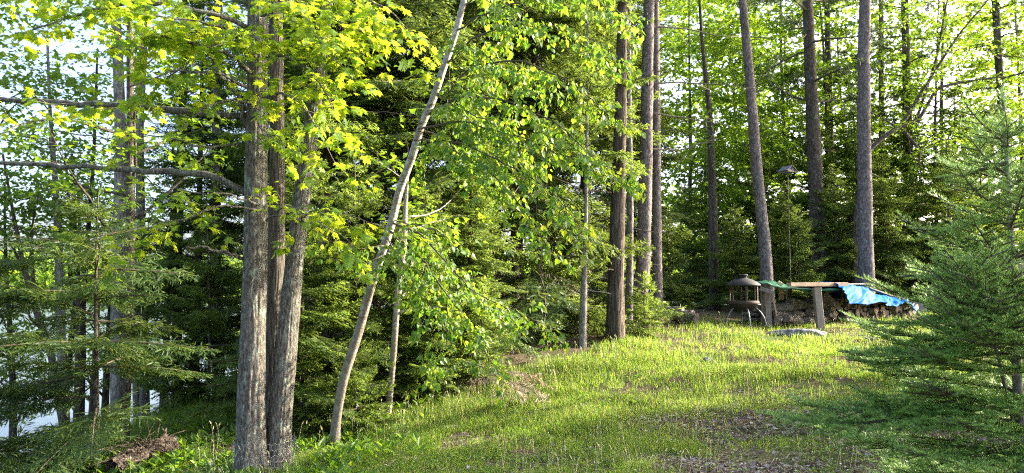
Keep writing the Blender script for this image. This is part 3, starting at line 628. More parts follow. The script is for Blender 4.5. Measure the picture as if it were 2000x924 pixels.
forked_tree('forked_tree', 'dark tree forking into three stems against the lake', [[(154,810,20),(157,700,19),(158,620,17),(150,520,9),(146,440,7),(140,300,5)], [(158,640,12),(148,590,9),(136,540,8),(140,470,6),(128,300,4)], [(158,640,13),(165,540,11),(172,460,9),(180,350,7),(184,280,6),(190,100,4)]], 13, 'dark_bark', 202, brs(12, 2, q=3, L=(.6, 1.4), t=(.5, 1)), CF_L)
forked_tree('leaning_tree', 'thin tree leaning left and branching, nearest the left edge', [[(118,790,16),(102,700,14),(72,610,13),(50,540,9),(30,440,6),(5,300,4)], [(72,610,8),(64,540,7),(60,480,5),(70,380,3)], [(50,540,6),(20,470,5),(-20,420,3)]], 11.5, 'dark_bark', 203, brs(12, 3, q=3, L=(.6, 1.4), t=(.45, 1)), CF_L)
# dark deciduous tree in the middle right and a spreading one behind the tall pine
tall_tree('maple_tree', 'dark narrow maple with bright foliage left of the fire pit', 'maple tree', [(1396,600,23),(1394,480,21),(1391,350,17),(1386,220,12),(1372,90,8),(1366,0,6)], 23, 'dark_bark', 11, None, DEC[0][1], 1.2, 21, 4, 1, (3, 8), 6, crown_scale=.95)
forked_tree('spreading_tree', 'tree with long curved limbs fanning right behind the tall pine', [[(1670,600,15),(1672,420,12),(1690,300,10),(1722,268,9),(1760,248,8),(1800,180,6),(1870,70,4),(1930,0,3)], [(1790,242,7),(1830,172,6),(1880,160,5),(1960,150,3)], [(1735,262,8),(1790,235,6),(1830,110,5),(1850,0,3)], [(1760,250,7),(1795,290,6),(1796,330,3)]], 21, 'dark_bark', 204, brs(12, 4, q=4, L=(.8, 1.7), t=(.5, 1)), dict(CF_L, size=.085))

# ------------------------------------------------------------------ conifers
GC = 'dark conifers crowding the wood'
con = [ (385,12.6,2,.8,'dark fir filling the gap left of the maple clump'), (640,11.8,0,1.0,'tall spruce right behind the third maple stem'),
 (815,12.6,1,1.0,'tall dark hemlock behind the leaning birch'), (705,15.5,0,1.1,'tall spruce deep in the wood between maple clump and birch'),
 (880,17,1,1.1,'tall hemlock deep in the wood above the leaning birch branches'), (1050,14.6,1,.95,'dark hemlock under the drooping tips of the birch branches'),
 (1140,17.5,0,1.1,'spruce behind the thin pale-stemmed birch'), (1010,20,0,1.15,'tall spruce deep in the wood at picture centre'), (1195,21,1,1.1,'tall hemlock deep in the wood behind the brown cedar'),
 (560,16,1,1.0,'spruce hidden deep behind the maple clump'),  (940,14.5,0,.8,'spruce behind the short sunlit fir in the centre')]
for i, (px, Y, k, s, lab) in enumerate(con):
    place_tree(['spruce_tree', 'hemlock_tree', 'fir_tree'][k], lab, 'conifer', SP[k], px, Y, s, i * 1.7, GC)
place_tree('fir_tree', 'short sunlit fir with layered yellow-green boughs at picture centre', 'fir tree', SP[2], 915, 11.6, .48, .4, sz=.46)
place_tree('fir_tree', 'small fir low behind the leaning birch base', 'fir tree', SM[1], 700, 10.4, .8, 2)
place_tree('fir_tree', 'low fir bough mass behind the third maple stem', 'fir tree', SM[1], 600, 9.6, .85, 1.1)
place_tree('fir_tree', 'small fir behind the thin companion of the birch', 'fir tree', SM[0], 820, 10.6, .95, 3)
place_tree('fir_sapling', 'small sunlit fir sapling on the right of the stout brown cedar', 'fir sapling', SM[2], 1262, 14.2, .68, 1.0)
sm = [(1310,20,0,.8,'young fir left of the dark narrow maple'),(1345,24,1,.9,'young fir behind and left of the dark narrow maple'),(1432,22,0,1.0,'young fir behind the fire pit roof'),
 (1530,20.5,1,.8,'young fir under the bird house'),(1565,19.8,0,.9,'young fir behind the green tarp'),(1640,21.5,1,.95,'young fir between the two thick pines behind the shelter'),
 (1735,21.5,1,1.0,'young fir right of the tall pine behind the blue tarp'),(1790,23,1,1.0,'young fir behind the grey concrete block'),(1850,22,1,1.1,'young fir behind the grey tarp heap'),(1925,23,1,1.2,'young fir behind the foreground fir'),
 (1500,25,1,1.5,'tall young fir behind the green tarp'),(1590,26,1,1.6,'tall young fir behind the thick lichen-spotted pine'),(1670,25,1,1.5,'tall young fir just left of the tall pine by the tarp'),(1765,26,1,1.6,'tall young fir at the foot of the distant straight pine'),(1880,26,1,1.7,'tall young fir above the grey tarp heap'),(1400,27,1,1.4,'tall young fir at the foot of the dark narrow maple'),
 (410,11.5,0,.9,'young dark fir left of the maple clump'),(1100,15,0,.8,'young fir in the dark gap left of the pale birch')]
for i, (px, Y, k, s, lab) in enumerate(sm): place_tree('young_fir', lab, 'young fir', SM[k], px, Y, s, i * 1.3, 'young firs under the tall trees')
for i, (px, Y, s, lab) in enumerate([(872,10.4,.7,'fir sapling in the dark gap below the birch leaves'),(948,10.9,.8,'fir sapling behind the dead bough'),(600,9.3,.7,'fir sapling between the maple clump and the leaning birch'),(700,9.1,.62,'fir sapling between the leaning birch and the crooked stem')]): place_tree('fir_sapling', lab, 'fir sapling', SM[2], px, Y, s, i, 'fir saplings along the edge of the wood')
# the near hemlock at the lower left, with long feathery boughs
HL = conifer_mesh(77, 3.0, .2, 1.5, .30, 4, .042, .016, (-.05, .3), .18, .45, 0, .03, .55, name='near_hemlock', needle='needle_dark', curl=0)
place_tree('hemlock_tree', 'thin-stemmed hemlock with long dark feathery boughs at lower left', 'hemlock', HL, 205, 7.9, 1, .3)
place_tree('hemlock_tree', 'hemlock whose dark boughs reach in from the left edge', 'hemlock', HL, -40, 7.7, .95, 2.3)

# ------------------------------------------------------------------ broadleaf trees behind
GD = 'leafy trees behind the conifers'
dec = [(1335,27,0,1.0,'bright leafy tree left of the dark narrow maple'),(1440,31,1,1.0,'bright leafy tree behind the fire pit'),(1540,29,2,1.2,'bright leafy tree behind the bird house'),(1660,32,1,1.0,'bright leafy tree behind the two thick pines'),
 (1750,30,0,1.0,'bright leafy tree behind the blue tarp'),(1850,29,0,1.1,'bright leafy tree above the grey tarp heap'),(1960,31,1,1.0,'bright leafy tree behind the foreground fir'),
 (1380,36,2,1.4,'farthest leafy tree left of the fire pit'),
 (1290,33,2,1.3,'far leafy tree between the pine pair and the dark maple'),(1480,25,0,.85,'leafy tree directly behind the leaning grey pine'),(1560,34,0,1.2,'far leafy tree left of the thick lichen-spotted pine'),(1835,25,0,.8,'leafy tree over the concrete block'),(1990,27,0,1.0,'leafy tree at the right edge'),(1620,26,0,.9,'leafy tree close behind the shelter'),(2060,24,1,.9,'leafy tree entering at the upper right'),
 (140,13.6,2,.58,'bushy leafy tree on the bank behind the forked tree'),(40,12.6,2,.55,'bushy leafy tree on the bank at the left edge'),(215,14.5,2,.6,'bushy leafy tree behind the sunlit grey trunk'),(330,14.5,2,.6,'bushy leafy tree on the bank above the fallen log'),(-20,13,2,.7,'leafy tree at the left edge before the lake'),(190,17,2,.6,'low leafy tree behind the forked tree'),(330,18,0,1.0,'leafy tree behind the dark fir left of the maple'),(-80,12,1,.8,'leafy tree whose branches enter at the upper left'),
 (880,13.5,1,.9,'tall leafy tree above the leaning birch'),(1010,16.5,0,1.1,'leafy tree whose top shows right of the birch top'),(660,14.5,1,.9,'tall leafy tree above the maple clump'),(250,9.5,1,.72,'leafy maple filling the top left of the picture')]
for i, (px, Y, k, s, lab) in enumerate(dec): place_tree('leafy_tree', lab, 'leafy tree', DECF[i % 2] if Y >= 24 else DEC[k], px, Y, s, i * 2.1, GD)

# unseen trees added right of the lawn to shade and dapple it
off = [((9.0, 5.2), SP[2], .62), ((9.2, 7.3), SP[0], .62), ((9.8, 9.6), SP[0], .6), ((10.9, 9.1), SP[2], .66), ((13.0, 8.8), SP[0], .6), ((11.6, 5.4), SP[2], .7)]
for i, (xy, m_, s) in enumerate(off): place_tree('spruce_tree', 'unseen spruce added right of the lawn to cast shade, %s' % ['nearest the foreground fir', 'tall one by the clearing edge', 'farthest along the lawn', 'in the second row', 'nearest the camera', 'behind the clearing-edge one'][i], 'conifer', m_, 0, 0, s, i, 'unseen spruces added to shade the lawn', xy=xy)

place_tree('leafy_tree', 'unseen leafy tree added beyond the spruces to cast a shade band', 'leafy tree', DEC[1], 0, 0, .8, 1, GD, xy=(17.0, 14.2))  # this and the next two: out-of-view trees added to dapple the sunlight
place_tree('leafy_tree', 'farthest unseen leafy tree, added right of the clearing to break up sunlight', 'leafy tree', DEC[0], 0, 0, .55, 3, GD, xy=(19.5, 20.0))
place_tree('leafy_tree', 'smaller unseen leafy tree added among the spruces to dapple the light', 'leafy tree', DEC[2], 0, 0, .62, 1, GD, xy=(11.5, 11.6))
# ------------------------------------------------------------------ the maple clump
def px_pts(L): return np.array([W(*p) for p in L])
CF_M = dict(gap=[.12, .125], len=[.5, .24], lgap=.06, size=.086, wob=.22, grav=-.04, tilt=.28, ldroop=-.35, rmin=.0012)
def maple():
    r = np.random.default_rng(301); base = np.array((WX(512, 6.75), 6.75, g1(WX(512, 6.75), 6.75)))
    root = thing('maple_tree', 'big rough-barked maple clump of three stems with glowing leaves', 'maple tree', base)
    stems = [([(491,940,54),(491,800,49),(496,600,46),(500,430,44),(500,300,41),(502,150,38),(505,0,38),(508,-200,30)], 6.6, 'maple_bark', 1),
             ([(530,930,40),(532,800,36),(536,600,34),(540,450,32),(542,300,28),(540,100,26),(536,-200,20)], 7.1, 'maple_bark_plain', 2),
             ([(538,935,46),(548,800,41),(562,650,37),(576,500,33),(592,370,32),(606,260,29),(622,150,24),(640,0,20),(665,-200,14)], 6.75, 'maple_bark', 3)]
    tr = {}
    for pth, Y, bk, i in stems:
        Q, b = trunk_px(pth, Y, k=72, step=.022); V, F = tube(Q[:, :3] - base, Q[:, 3], 84, .02, .013, 300 + i, .26)
        o = MB(); o.add(V, F, 0, smooth=True); o.build('trunk', M[bk], root)
    ml = MB(); mc = MB(); acc = []
    def limb(L, r0, r1, lv=0, cfg=CF_M, start=.1, rough=.06):
        P = resample(px_pts(L), max(7, len(L) * 4)) - base; P[1:-1] += r.normal(size=P[1:-1].shape) * .008
        if r0: V, F = tube(P, np.linspace(r0, r1, len(P)), 9, rough, 0, int(r.integers(99)), 0); ml.add(V, F, 0, smooth=True)
        if cfg: finish(mc, acc, r, P, 1, max(.004, r1 * .5), lv, 2, cfg, start)
    up = dict(CF_M, gap=[.42, .22])
    limb([(478,226,6.6),(380,218,6.7),(260,208,6.8),(120,200,7),(-60,192,7.2)], .032, .022, cfg=up, start=.25)
    limb([(480,376,6.6),(440,352,6.6),(390,336,6.6),(300,335,6.7),(150,326,6.9),(-60,314,7.1)], .032, .017, cfg=None)
    limb([(478,505,6.55),(440,492,6.4),(405,484,6.3),(362,482,6.2)], .018, .008, cfg=None)
    limb([(480,250,6.6),(466,190,6.5),(444,160,6.4),(428,150,6.3)], .026, .012, cfg=None)
    limb([(500,150,6.6),(460,110,6.3),(400,90,6.1),(300,70,6.0),(215,95,6)], .02, .006)
    limb([(500,60,6.6),(420,25,6.4),(300,0,6.3),(160,25,6.3),(60,60,6.4)], .024, .006)
    limb([(480,170,6.5),(420,140,6.2),(330,140,6.0),(250,170,5.9)], .016, .005)
    limb([(500,110,6.5),(450,60,6.1),(380,40,5.9),(300,30,5.8)], .016, .005)
    limb([(500,-40,6.6),(400,-60,6.4),(250,-50,6.4),(100,-40,6.4),(0,0,6.4)], .022, .006)
    limb([(490,200,6.5),(440,195,6.2),(390,215,6.0),(350,250,5.9)], .012, .004, lv=1)
    limb([(510,30,6.5),(560,40,6.2),(620,70,5.9),(668,130,5.8)], .018, .005)
    limb([(515,110,6.5),(560,110,6.1),(620,150,5.8),(650,215,5.7)], .016, .005)
    limb([(515,190,6.5),(555,180,6.1),(600,215,5.8),(640,290,5.7)], .014, .005)
    limb([(545,0,6.6),(600,10,6.2),(660,40,6),(720,70,6)], .016, .005)
    limb([(612,200,6.7),(630,160,6.3),(650,110,6.1),(665,70,6)], .012, .004)
    limb([(505,240,6.5),(520,270,6.1),(540,260,5.9),(560,300,5.8)], .008, .004, lv=1)
    limb([(600,-60,6.6),(680,-20,6.3),(760,20,6.2),(800,60,6.2)], .014, .005)
    limb([(500,410,6.5),(440,400,6.2),(380,420,6.0),(300,445,6.0),(200,470,6.1)], .010, .004, cfg=dict(CF_M, gap=[.2, .17]))
    limb([(505,400,6.5),(450,380,6.2),(370,375,6.1),(300,360,6.1)], .010, .004, lv=1)
    limb([(575,440,6.7),(610,410,6.3),(660,410,6.1),(740,440,6.1)], .010, .004, cfg=dict(CF_M, gap=[.22, .17]))
    limb([(520,430,6.5),(560,400,6.1),(620,430,5.9),(680,470,5.9)], .010, .004, cfg=dict(CF_M, gap=[.24, .17]))
    limb([(470,280,6.6),(410,290,6.4),(330,270,6.4),(250,260,6.5)], .010, .004, cfg=dict(CF_M, gap=[.3, .2]))
    ml.build('limb', M['maple_bark'], root)
    lay_leaves(mc, acc, r, T_MAPLE, .35); print('maple leaves', len(acc))
    mc.build('crown', [M['maple_leaf'], M['twig_pale']], root)
maple()

# ------------------------------------------------------------------ the leaning birch and its thin companion
CF_B = dict(gap=[.09, .09], len=[.42, .2], lgap=.05, size=.063, wob=.22, grav=-.12, tilt=.3, ldroop=-.75, rmin=.001)
def leaning_birch():
    r = np.random.default_rng(401); pth = [(652,880,23),(658,810,20),(672,735,21),(700,650,20),(722,570,20),(742,505,19),(764,440,18),(780,370,17),(808,300,18),(820,250,16),(844,200,16),(867,130,15),(889,70,14),(904,10,13),(925,-90,13)]
    pts = np.array([(*W(px, py, 8.4 - .9 * i / 14), w / 2 / FPX * 7.2) for i, (px, py, w) in enumerate(pth)])
    z0 = g1(pts[0][0], pts[0][1]); e = pts[0].copy(); e[2] = z0 - .2; pts = np.vstack([e, pts]); base = np.array((e[0], e[1], z0))
    Q = resample(pts, 160); Q[:, :3] -= base
    root = thing('birch_tree', 'leaning white-topped birch with drooping sprays of heart-shaped leaves', 'birch tree', base)
    V, F = tube(Q[:, :3], Q[:, 3], 28, .035, .004, 402, .3); o = MB(); o.add(V, F, 0, smooth=True); o.build('trunk', M['birch_bark'], root)
    ml = MB(); mc = MB(); acc = []
    def limb(L, r0=.012, r1=.004, lv=0, cfg=CF_B, start=.12):
        P = resample(px_pts(L), max(8, len(L) * 4)) - base; P[1:-1] += r.normal(size=P[1:-1].shape) * .008
        V, F = tube(P, np.linspace(r0, r1, len(P)), 6, 0, 0, 0, 0); ml.add(V, F, 0, smooth=True)
        if cfg: finish(mc, acc, r, P, 1, max(.003, r1 * .5), lv, 2, cfg, start)
    limb([(832,228,7.8),(900,185,7.5),(990,195,7.3),(1090,240,7.1),(1195,345,7)], .014)
    limb([(826,250,7.8),(900,235,7.4),(1000,262,7.2),(1100,300,7),(1205,330,6.9)], .012)
    limb([(842,200,7.8),(920,130,7.5),(1010,115,7.3),(1100,150,7.2),(1190,225,7.1)], .014)
    limb([(868,130,7.7),(930,70,7.4),(1010,45,7.3),(1120,60,7.2),(1215,115,7.1)], .012)
    limb([(820,270,7.9),(880,290,7.5),(960,340,7.2),(1020,400,7.1),(1068,480,7)], .012)
    limb([(824,255,7.9),(900,280,7.4),(980,315,7.1),(1060,360,7),(1130,435,6.9)], .012)
    limb([(838,215,7.8),(900,210,7.5),(960,240,7.3),(1010,300,7.2)], .010)
    limb([(890,60,7.6),(960,20,7.4),(1060,-10,7.3),(1180,-5,7.2),(1240,50,7.1)], .012)
    limb([(900,20,7.6),(950,-30,7.4),(1050,-60,7.3),(1150,-50,7.2)], .012)
    limb([(880,100,7.6),(940,100,7.4),(1000,150,7.3),(1060,200,7.2)], .010, lv=1)
    limb([(765,435,8.0),(820,455,7.7),(870,510,7.5),(920,570,7.3),(985,600,7.2),(1062,632,7.2)], .012)
    limb([(760,450,8.0),(820,500,7.6),(870,570,7.4),(920,640,7.3),(965,715,7.2)], .012)
    limb([(755,460,8.0),(800,540,7.6),(850,610,7.4),(880,670,7.3),(830,725,7.2)], .010)
    limb([(770,430,8),(820,440,7.7),(850,450,7.6),(900,480,7.5)], .008, lv=1)
    limb([(750,480,8.0),(700,485,7.8),(660,470,7.7),(610,475,7.7)], .007, lv=1)
    limb([(745,500,8.0),(700,520,7.8),(650,505,7.7)], .006, lv=1)
    limb([(828,234,7.8),(780,222,7.7),(740,217,7.7),(710,219,7.6)], .006, .003, cfg=None)
    ml.build('limb', M['twig'], root)
    lay_leaves(mc, acc, r, T_HEART, .8, (.5, -.5, .5)); print('birch leaves', len(acc))
    mc.build('crown', [M['heart_leaf'], M['twig']], root)
leaning_birch()
forked_tree('young_birch', 'thin crooked pale trunk standing just right of the leaning birch base', [[(753,850,16),(763,760,12),(770,680,12),(774,600,13),(783,530,13),(789,470,13),(792,400,8),(797,330,4)]], 9.6, 'birch_bark', 205, brs(6, 6, L=(.5, .9), t=(.5, 1)), CF_L, cat='birch tree')

# ------------------------------------------------------------------ the foreground fir (every needle)
def near_fir():
    r = np.random.default_rng(501); Y = 3.5; x0 = WX(1990, Y); z0 = g1(x0, Y); base = np.array((x0, Y, z0)); top = W(1952, 168, Y)
    root = thing('fir_tree', 'blue-green young fir in shade close to the camera at the right', 'fir tree', base)
    H = top[2] - z0; n = 24; t = np.linspace(0, 1, n); P = np.stack([(top[0] - x0) * t, .02 * np.sin(5 * t), -.15 + (H + .15) * t], 1)
    mt = MB(); V, F = tube(P, .027 * (1 - t) ** .8 + .004, 14, .03, 0, 5, .2); mt.add(V, F, 0, smooth=True); mt.build('trunk', M['grey_bark'], root)
    mc = MB(); shoots = []    # origin, dir, len, normal, tip
    def axis_at(z): return np.array((np.interp(z, P[:, 2], P[:, 0]), np.interp(z, P[:, 2], P[:, 1]), z))
    def branch(p, az, L, rise, droop, rw):
        a = np.array((math.cos(az), math.sin(az), 0.)); s = np.array((-math.sin(az), math.cos(az), 0.)); wv = r.normal() * .1
        f = lambda t: p + a * L * t + s * L * wv * t * t + np.array((0, 0, 1.)) * L * (rise * t - droop * t * t + .18 * t ** 4)
        tt = np.linspace(0, 1, 9); V, F = tube(np.array([f(q) for q in tt]), np.linspace(rw, .002, 9), 5, cap=False); mc.add(V, F, 1)
        m = max(3, int(L / .06)); T0 = norm(f(1.) - f(.9)); segn = max(2, int(L / .1))
        for i in range(segn):
            u0 = .12 + .88 * i / segn; q0, q1 = f(u0), f(u0 + .88 / segn); T = norm(q1 - q0); N = np.cross(norm(np.cross(T, (0, 0, 1))), T)
            shoots.append((q0, T, np.linalg.norm(q1 - q0), N, 1. if i == segn - 1 else 0.))
        for i in range(m):
            u = .15 + .83 * i / m; q = f(u); T = norm(f(u + .02) - f(u)); hs = norm(np.cross(T, (0, 0, 1))); N = np.cross(hs, T)
            for sd in (1, -1):
                if r.random() < .12: continue
                ll = (.42 * L * (1 - u) ** .9 + .06) * r.uniform(.7, 1.15); an = math.radians(r.uniform(42, 58)); D = norm(T * math.cos(an) + hs * sd * math.sin(an) + np.array((0, 0, r.uniform(-.08, .1))))
                k = max(1, int(round(ll / .065))); e = q
                for j in range(k):
                    sl = ll / k; last = j == k - 1; shoots.append((e, D, sl, N, .9 if last else 0.))
                    e2 = e + D * sl
                    V, F = tube(np.array([e, e2]), [.0028, .002], 4, cap=False); mc.add(V, F, 1)
                    if k - j > 0 and (k > 1):
                        for s2 in (1, -1):
                            if r.random() < .25: continue
                            D2 = norm(D * math.cos(.85) + np.cross(N, D) * s2 * math.sin(.85) + r.normal(size=3) * .2); l2 = min(.11, .04 + .03 * (k - j)) * r.uniform(.7, 1.1); shoots.append((e + D * sl * .6, D2, l2, N, r.uniform(.6, 1.)))
                            if k - j > 2: shoots.append((e + D * sl * .6 + D2 * l2, D2, l2 * .8, N, 1.))
                    e = e2
    z = .30
    while z < H - .15:
        f_ = (z - .30) / (H - .30); k = 5
        for i in range(k):
            az = (i + r.random() * .6) * 2 * pi / k + z * 3.1; L = (.98 * (1 - f_) ** .8 + .06) * r.uniform(.78, 1.08)
            branch(axis_at(z + r.uniform(-.05, .05)), az, L, .04 + .55 * f_ ** 1.3 + r.normal() * .05, .16 * (1 - f_), .004 + .007 * L)
        z += (.12 if z < 1.35 else .2) * r.uniform(.8, 1.15)
    # boughs the photograph shows reaching to the left
    for tgt, zz in (((1535,830,3.35), .35), ((1560,795,3.6), .42), ((1655,705,3.7), .62), ((1640,690,3.5), .7), ((1700,630,3.6), .8), ((1770,540,3.5), 1.05), ((1790,450,3.5), 1.2), ((1830,350,3.6), 1.35)):
        tp = W(*tgt) - base; p = axis_at(min(tp[2] + .06, H - .2)); d = tp - p; L = math.hypot(d[0], d[1]); branch(p, math.atan2(d[1], d[0]), L, d[2] / L + .02, .18, .012)
    # upright side leader
    q0 = W(1950, 700, 3.2) - base; q1 = W(1886, 510, 3.15) - base
    V, F = tube(np.array([axis_at(.62), q0, (q0 + q1) / 2 + np.array((.01, 0, 0)), q1]), [.008, .006, .005, .003], 6); mc.add(V, F, 1)
    for i in range(5): shoots.append((q0 + (q1 - q0) * i / 5, norm(q1 - q0), np.linalg.norm(q1 - q0) / 5, np.array((0, -1., 0)), float(i == 4)))
    for i in range(7):
        p = q0 + (q1 - q0) * (.1 + .85 * i / 7)
        for a_ in range(5): branch(p, a_ * 1.257 + i, .25 * (1 - i / 9) + .05, .35 + .08 * i, .05, .003)
    for a_ in range(5): az = a_ * 1.257; shoots.append((P[-1] - np.array((0, 0, .1)), norm(np.array((math.cos(az) * .5, math.sin(az) * .5, 1))), .09, np.array((0, -1., 0)), 1.))
    for i in range(12): shoots.append((P[-1] - np.array((0, 0, .04 + .05 * i)), np.array((0, 0, 1.)), .06, np.array((0, -1., 0)), 1. if i < 4 else .3))
    # needles
    O = np.array([s[0] for s in shoots]); D = norm(np.array([s[1] for s in shoots])); Ls = np.array([s[2] for s in shoots]); N = np.array([s[3] for s in shoots]); tip = np.array([s[4] for s in shoots])
    k = np.maximum(9, (Ls / .002).astype(int)); idx = np.repeat(np.arange(len(O)), k); u = r.random(len(idx)); phi = r.normal(size=len(idx)) * .85 + np.where(r.random(len(idx)) < .5, 0, pi)
    X, Yv, Z = frames(D, N); rad = X[idx] * np.cos(phi)[:, None] + Z[idx] * (np.abs(np.sin(phi)) * .8 + .1)[:, None]
    Dn = norm(D[idx] * r.uniform(.35, .75, len(idx))[:, None] + rad); On = O[idx] + D[idx] * (u * Ls[idx])[:, None]
    Xn, Yn, Zn = frames(Dn, norm(D[idx] * .3 + Z[idx] + r.normal(size=(len(idx), 3)) * .3))
    scatter(mc, T_STRIP[0] * np.array((.17, 1, 1)), T_STRIP[1], On, Xn, Yn, Zn, r.uniform(.014, .024, len(idx)), 0, np.clip(tip[idx] * r.uniform(.5, 1.1, len(idx)), 0, 1))
    print('fir shoots', len(shoots), 'needles', len(idx))
    mc.build('crown', [M['needle_fir'], M['twig']], root)
near_fir()
# ------------------------------------------------------------------ small solid helpers
def beam(mb_, p, q, w, h, mat_=0, up=(0, 0, 1), bev=.006, jit=0.0):
    """bevelled bar from p to q: w across, h along up; octagonal section so the edges catch light"""
    p = np.array(p, float); q = np.array(q, float); T = norm(q - p); s = norm(np.cross(T, up)); u = np.cross(s, T); a, b = w / 2, h / 2
    sec = [(-a + bev, -b), (a - bev, -b), (a, -b + bev), (a, b - bev), (a - bev, b), (-a + bev, b), (-a, b - bev), (-a, -b + bev)]
    n = max(2, int(np.linalg.norm(q - p) / .25) + 1); V = []
    for i in range(n):
        c = p + (q - p) * i / (n - 1) + (rng.normal(size=3) * jit if 0 < i < n - 1 else 0)
        V += [c + s * x + u * y for x, y in sec]
    F = [[i * 8 + j, i * 8 + (j + 1) % 8, (i + 1) * 8 + (j + 1) % 8, (i + 1) * 8 + j] for i in range(n - 1) for j in range(8)]
    mb_.add(V, [np.array(F), np.array([[7, 6, 5, 4, 3, 2, 1, 0], [(n - 1) * 8 + j for j in range(8)]])], mat_)
def lathe(mb_, prof, k=32, c=(0, 0, 0), mat_=0, smooth=True):
    a = np.linspace(0, 2 * pi, k, endpoint=False); V = np.array([[(c[0] + r_ * math.cos(t), c[1] + r_ * math.sin(t), c[2] + z) for t in a] for r_, z in prof]).reshape(-1, 3)
    i = np.arange(len(prof) - 1)[:, None] * k; j = np.arange(k)[None]; j2 = (j + 1) % k
    mb_.add(V, [np.stack([i + j, i + j2, i + k + j2, i + k + j], -1).reshape(-1, 4)], mat_, smooth=smooth)
def sheet(mb_, G_, th=.004, mat_=0):
    """G_: (n,m,3) grid turned into a thin closed sheet"""
    n, m_ = G_.shape[:2]; dx = np.gradient(G_, axis=0); dy = np.gradient(G_, axis=1); N = norm(np.cross(dx, dy)); V = np.concatenate([(G_ + N * th / 2).reshape(-1, 3), (G_ - N * th / 2).reshape(-1, 3)])
    i, j = np.meshgrid(np.arange(n - 1), np.arange(m_ - 1), indexing='ij'); q = (i * m_ + j).ravel(); o = n * m_
    top = np.stack([q, q + m_, q + m_ + 1, q + 1], 1); bot = np.stack([q + o, q + 1 + o, q + m_ + 1 + o, q + m_ + o], 1)
    rim = [r_ for r_ in range(m_)] + [k * m_ + m_ - 1 for k in range(1, n)] + [(n - 1) * m_ + k for k in range(m_ - 2, -1, -1)] + [k * m_ for k in range(n - 2, 0, -1)]
    rim = np.array(rim); r2 = np.roll(rim, -1); mb_.add(V, [top, bot, np.stack([rim, r2, r2 + o, rim + o], 1)], mat_, smooth=True)
def lump(mb_, c, s, seed, k=26, rough=.18, flat=.0, mat_=0, hf=.04):
    r = np.random.default_rng(seed); n = k; th = np.linspace(0, pi, n); ph = np.linspace(0, 2 * pi, 2 * n, endpoint=False); T_, P_ = np.meshgrid(th, ph, indexing='ij')
    D = np.stack([np.sin(T_) * np.cos(P_), np.sin(T_) * np.sin(P_), np.cos(T_)], -1); rad = np.ones(T_.shape)
    for q in range(9):
        w = norm(r.normal(size=3)); f = r.uniform(1.5, 7); rad += rough / (1 + .3 * f) * np.sin(f * (D @ w) + r.uniform(0, 6))
    rad += hf * r.normal(size=rad.shape) * np.sin(T_) * .3
    V = D * rad[..., None] * np.array(s) + np.array(c); V = V.reshape(-1, 3); m_ = 2 * n; i = np.arange(n - 1)[:, None] * m_; j = np.arange(m_)[None]; j2 = (j + 1) % m_
    mb_.add(V, [np.stack([i + j, i + m_ + j, i + m_ + j2, i + j2], -1).reshape(-1, 4)], mat_, smooth=True)

# ------------------------------------------------------------------ fire pit
def fire_pit():
    Y = 16.0; x0 = WX(1451, Y); z0 = g1(x0, Y); base = np.array((x0, Y, z0)); k = Y / FPX
    zz = lambda py: W(1451, py, Y)[2] - z0
    root = thing('fire_pit', 'round rusty fire pit with domed roof on curved steel legs', 'fire pit', base)
    m_ = MB(); lathe(m_, [(.355, zz(558)), (.362, zz(557)), (.355, zz(555.5)), (.28, zz(550.5)), (.18, zz(546)), (.085, zz(543.2)), (.08, zz(543)), (.07, zz(543.4)), (.17, zz(547)), (.27, zz(551.5)), (.34, zz(557)), (.355, zz(558))], 40); rf = m_.build('roof', M['roof_metal'], root)
    m_ = MB(); lathe(m_, [(.075, zz(544)), (.075, zz(538.5)), (.098, zz(538.4)), (.098, zz(536.6)), (.06, zz(535.6)), (0.001, zz(535.4))], 24); m_.build('chimney_cap', M['roof_metal'], rf)
    for i in range(6):
        a = i * pi / 3 + .42; c, s = math.cos(a), math.sin(a); m_ = MB(); beam(m_, (c * .30, s * .30, zz(557)), (c * .30, s * .30, zz(590)), .05, .016, up=(c, s, 0), bev=.003); m_.build('post', M['rust_metal'], root)
    m_ = MB(); lathe(m_, [(.30, zz(587)), (.315, zz(587)), (.335, zz(591.5)), (.335, zz(593)), (.30, zz(593)), (.29, zz(590)), (.30, zz(587))], 40); m_.build('rim', M['rust_metal'], root)
    m_ = MB(); lathe(m_, [(.325, zz(593)), (.31, zz(597)), (.25, zz(603)), (.16, zz(607)), (.05, zz(608.2)), (.001, zz(608.3))], 40); lathe(m_, [(.001, zz(606)), (.15, zz(605)), (.24, zz(601)), (.295, zz(596)), (.32, zz(592.8))], 40); bw = m_.build('bowl', M['black_metal'], root)
    m_ = MB(); a0 = -.95; V, F = tube(np.array([(math.cos(a0 + t * .5) * (.34 + .02 * math.sin(t * pi)), math.sin(a0 + t * .5) * (.34 + .02 * math.sin(t * pi)), zz(594.5)) for t in np.linspace(0, 1, 9)]), .012, 8); m_.add(V, F, 0, smooth=True); m_.build('handle', M['steel'], bw)
    m_ = MB(); lathe(m_, [(.30, zz(557)), (.302, zz(590)), (.298, zz(590)), (.296, zz(557))], 48)
    for a in (math.radians(196), math.radians(268), math.radians(338), math.radians(80)):
        P = []
        for t in np.linspace(0, 1, 14): rr = .17 + .30 * math.sin(t * pi / 2 * .95) ** 1.2 * .95; P.append((math.cos(a) * rr, math.sin(a) * rr, zz(600) * (1 - t ** 1.7) * 1.0 + .02))
        lg = MB(); V, F = tube(np.array(P), .016, 8); lg.add(V, F, 0, smooth=True); lg.build('leg', M['steel'], root)
fire_pit()

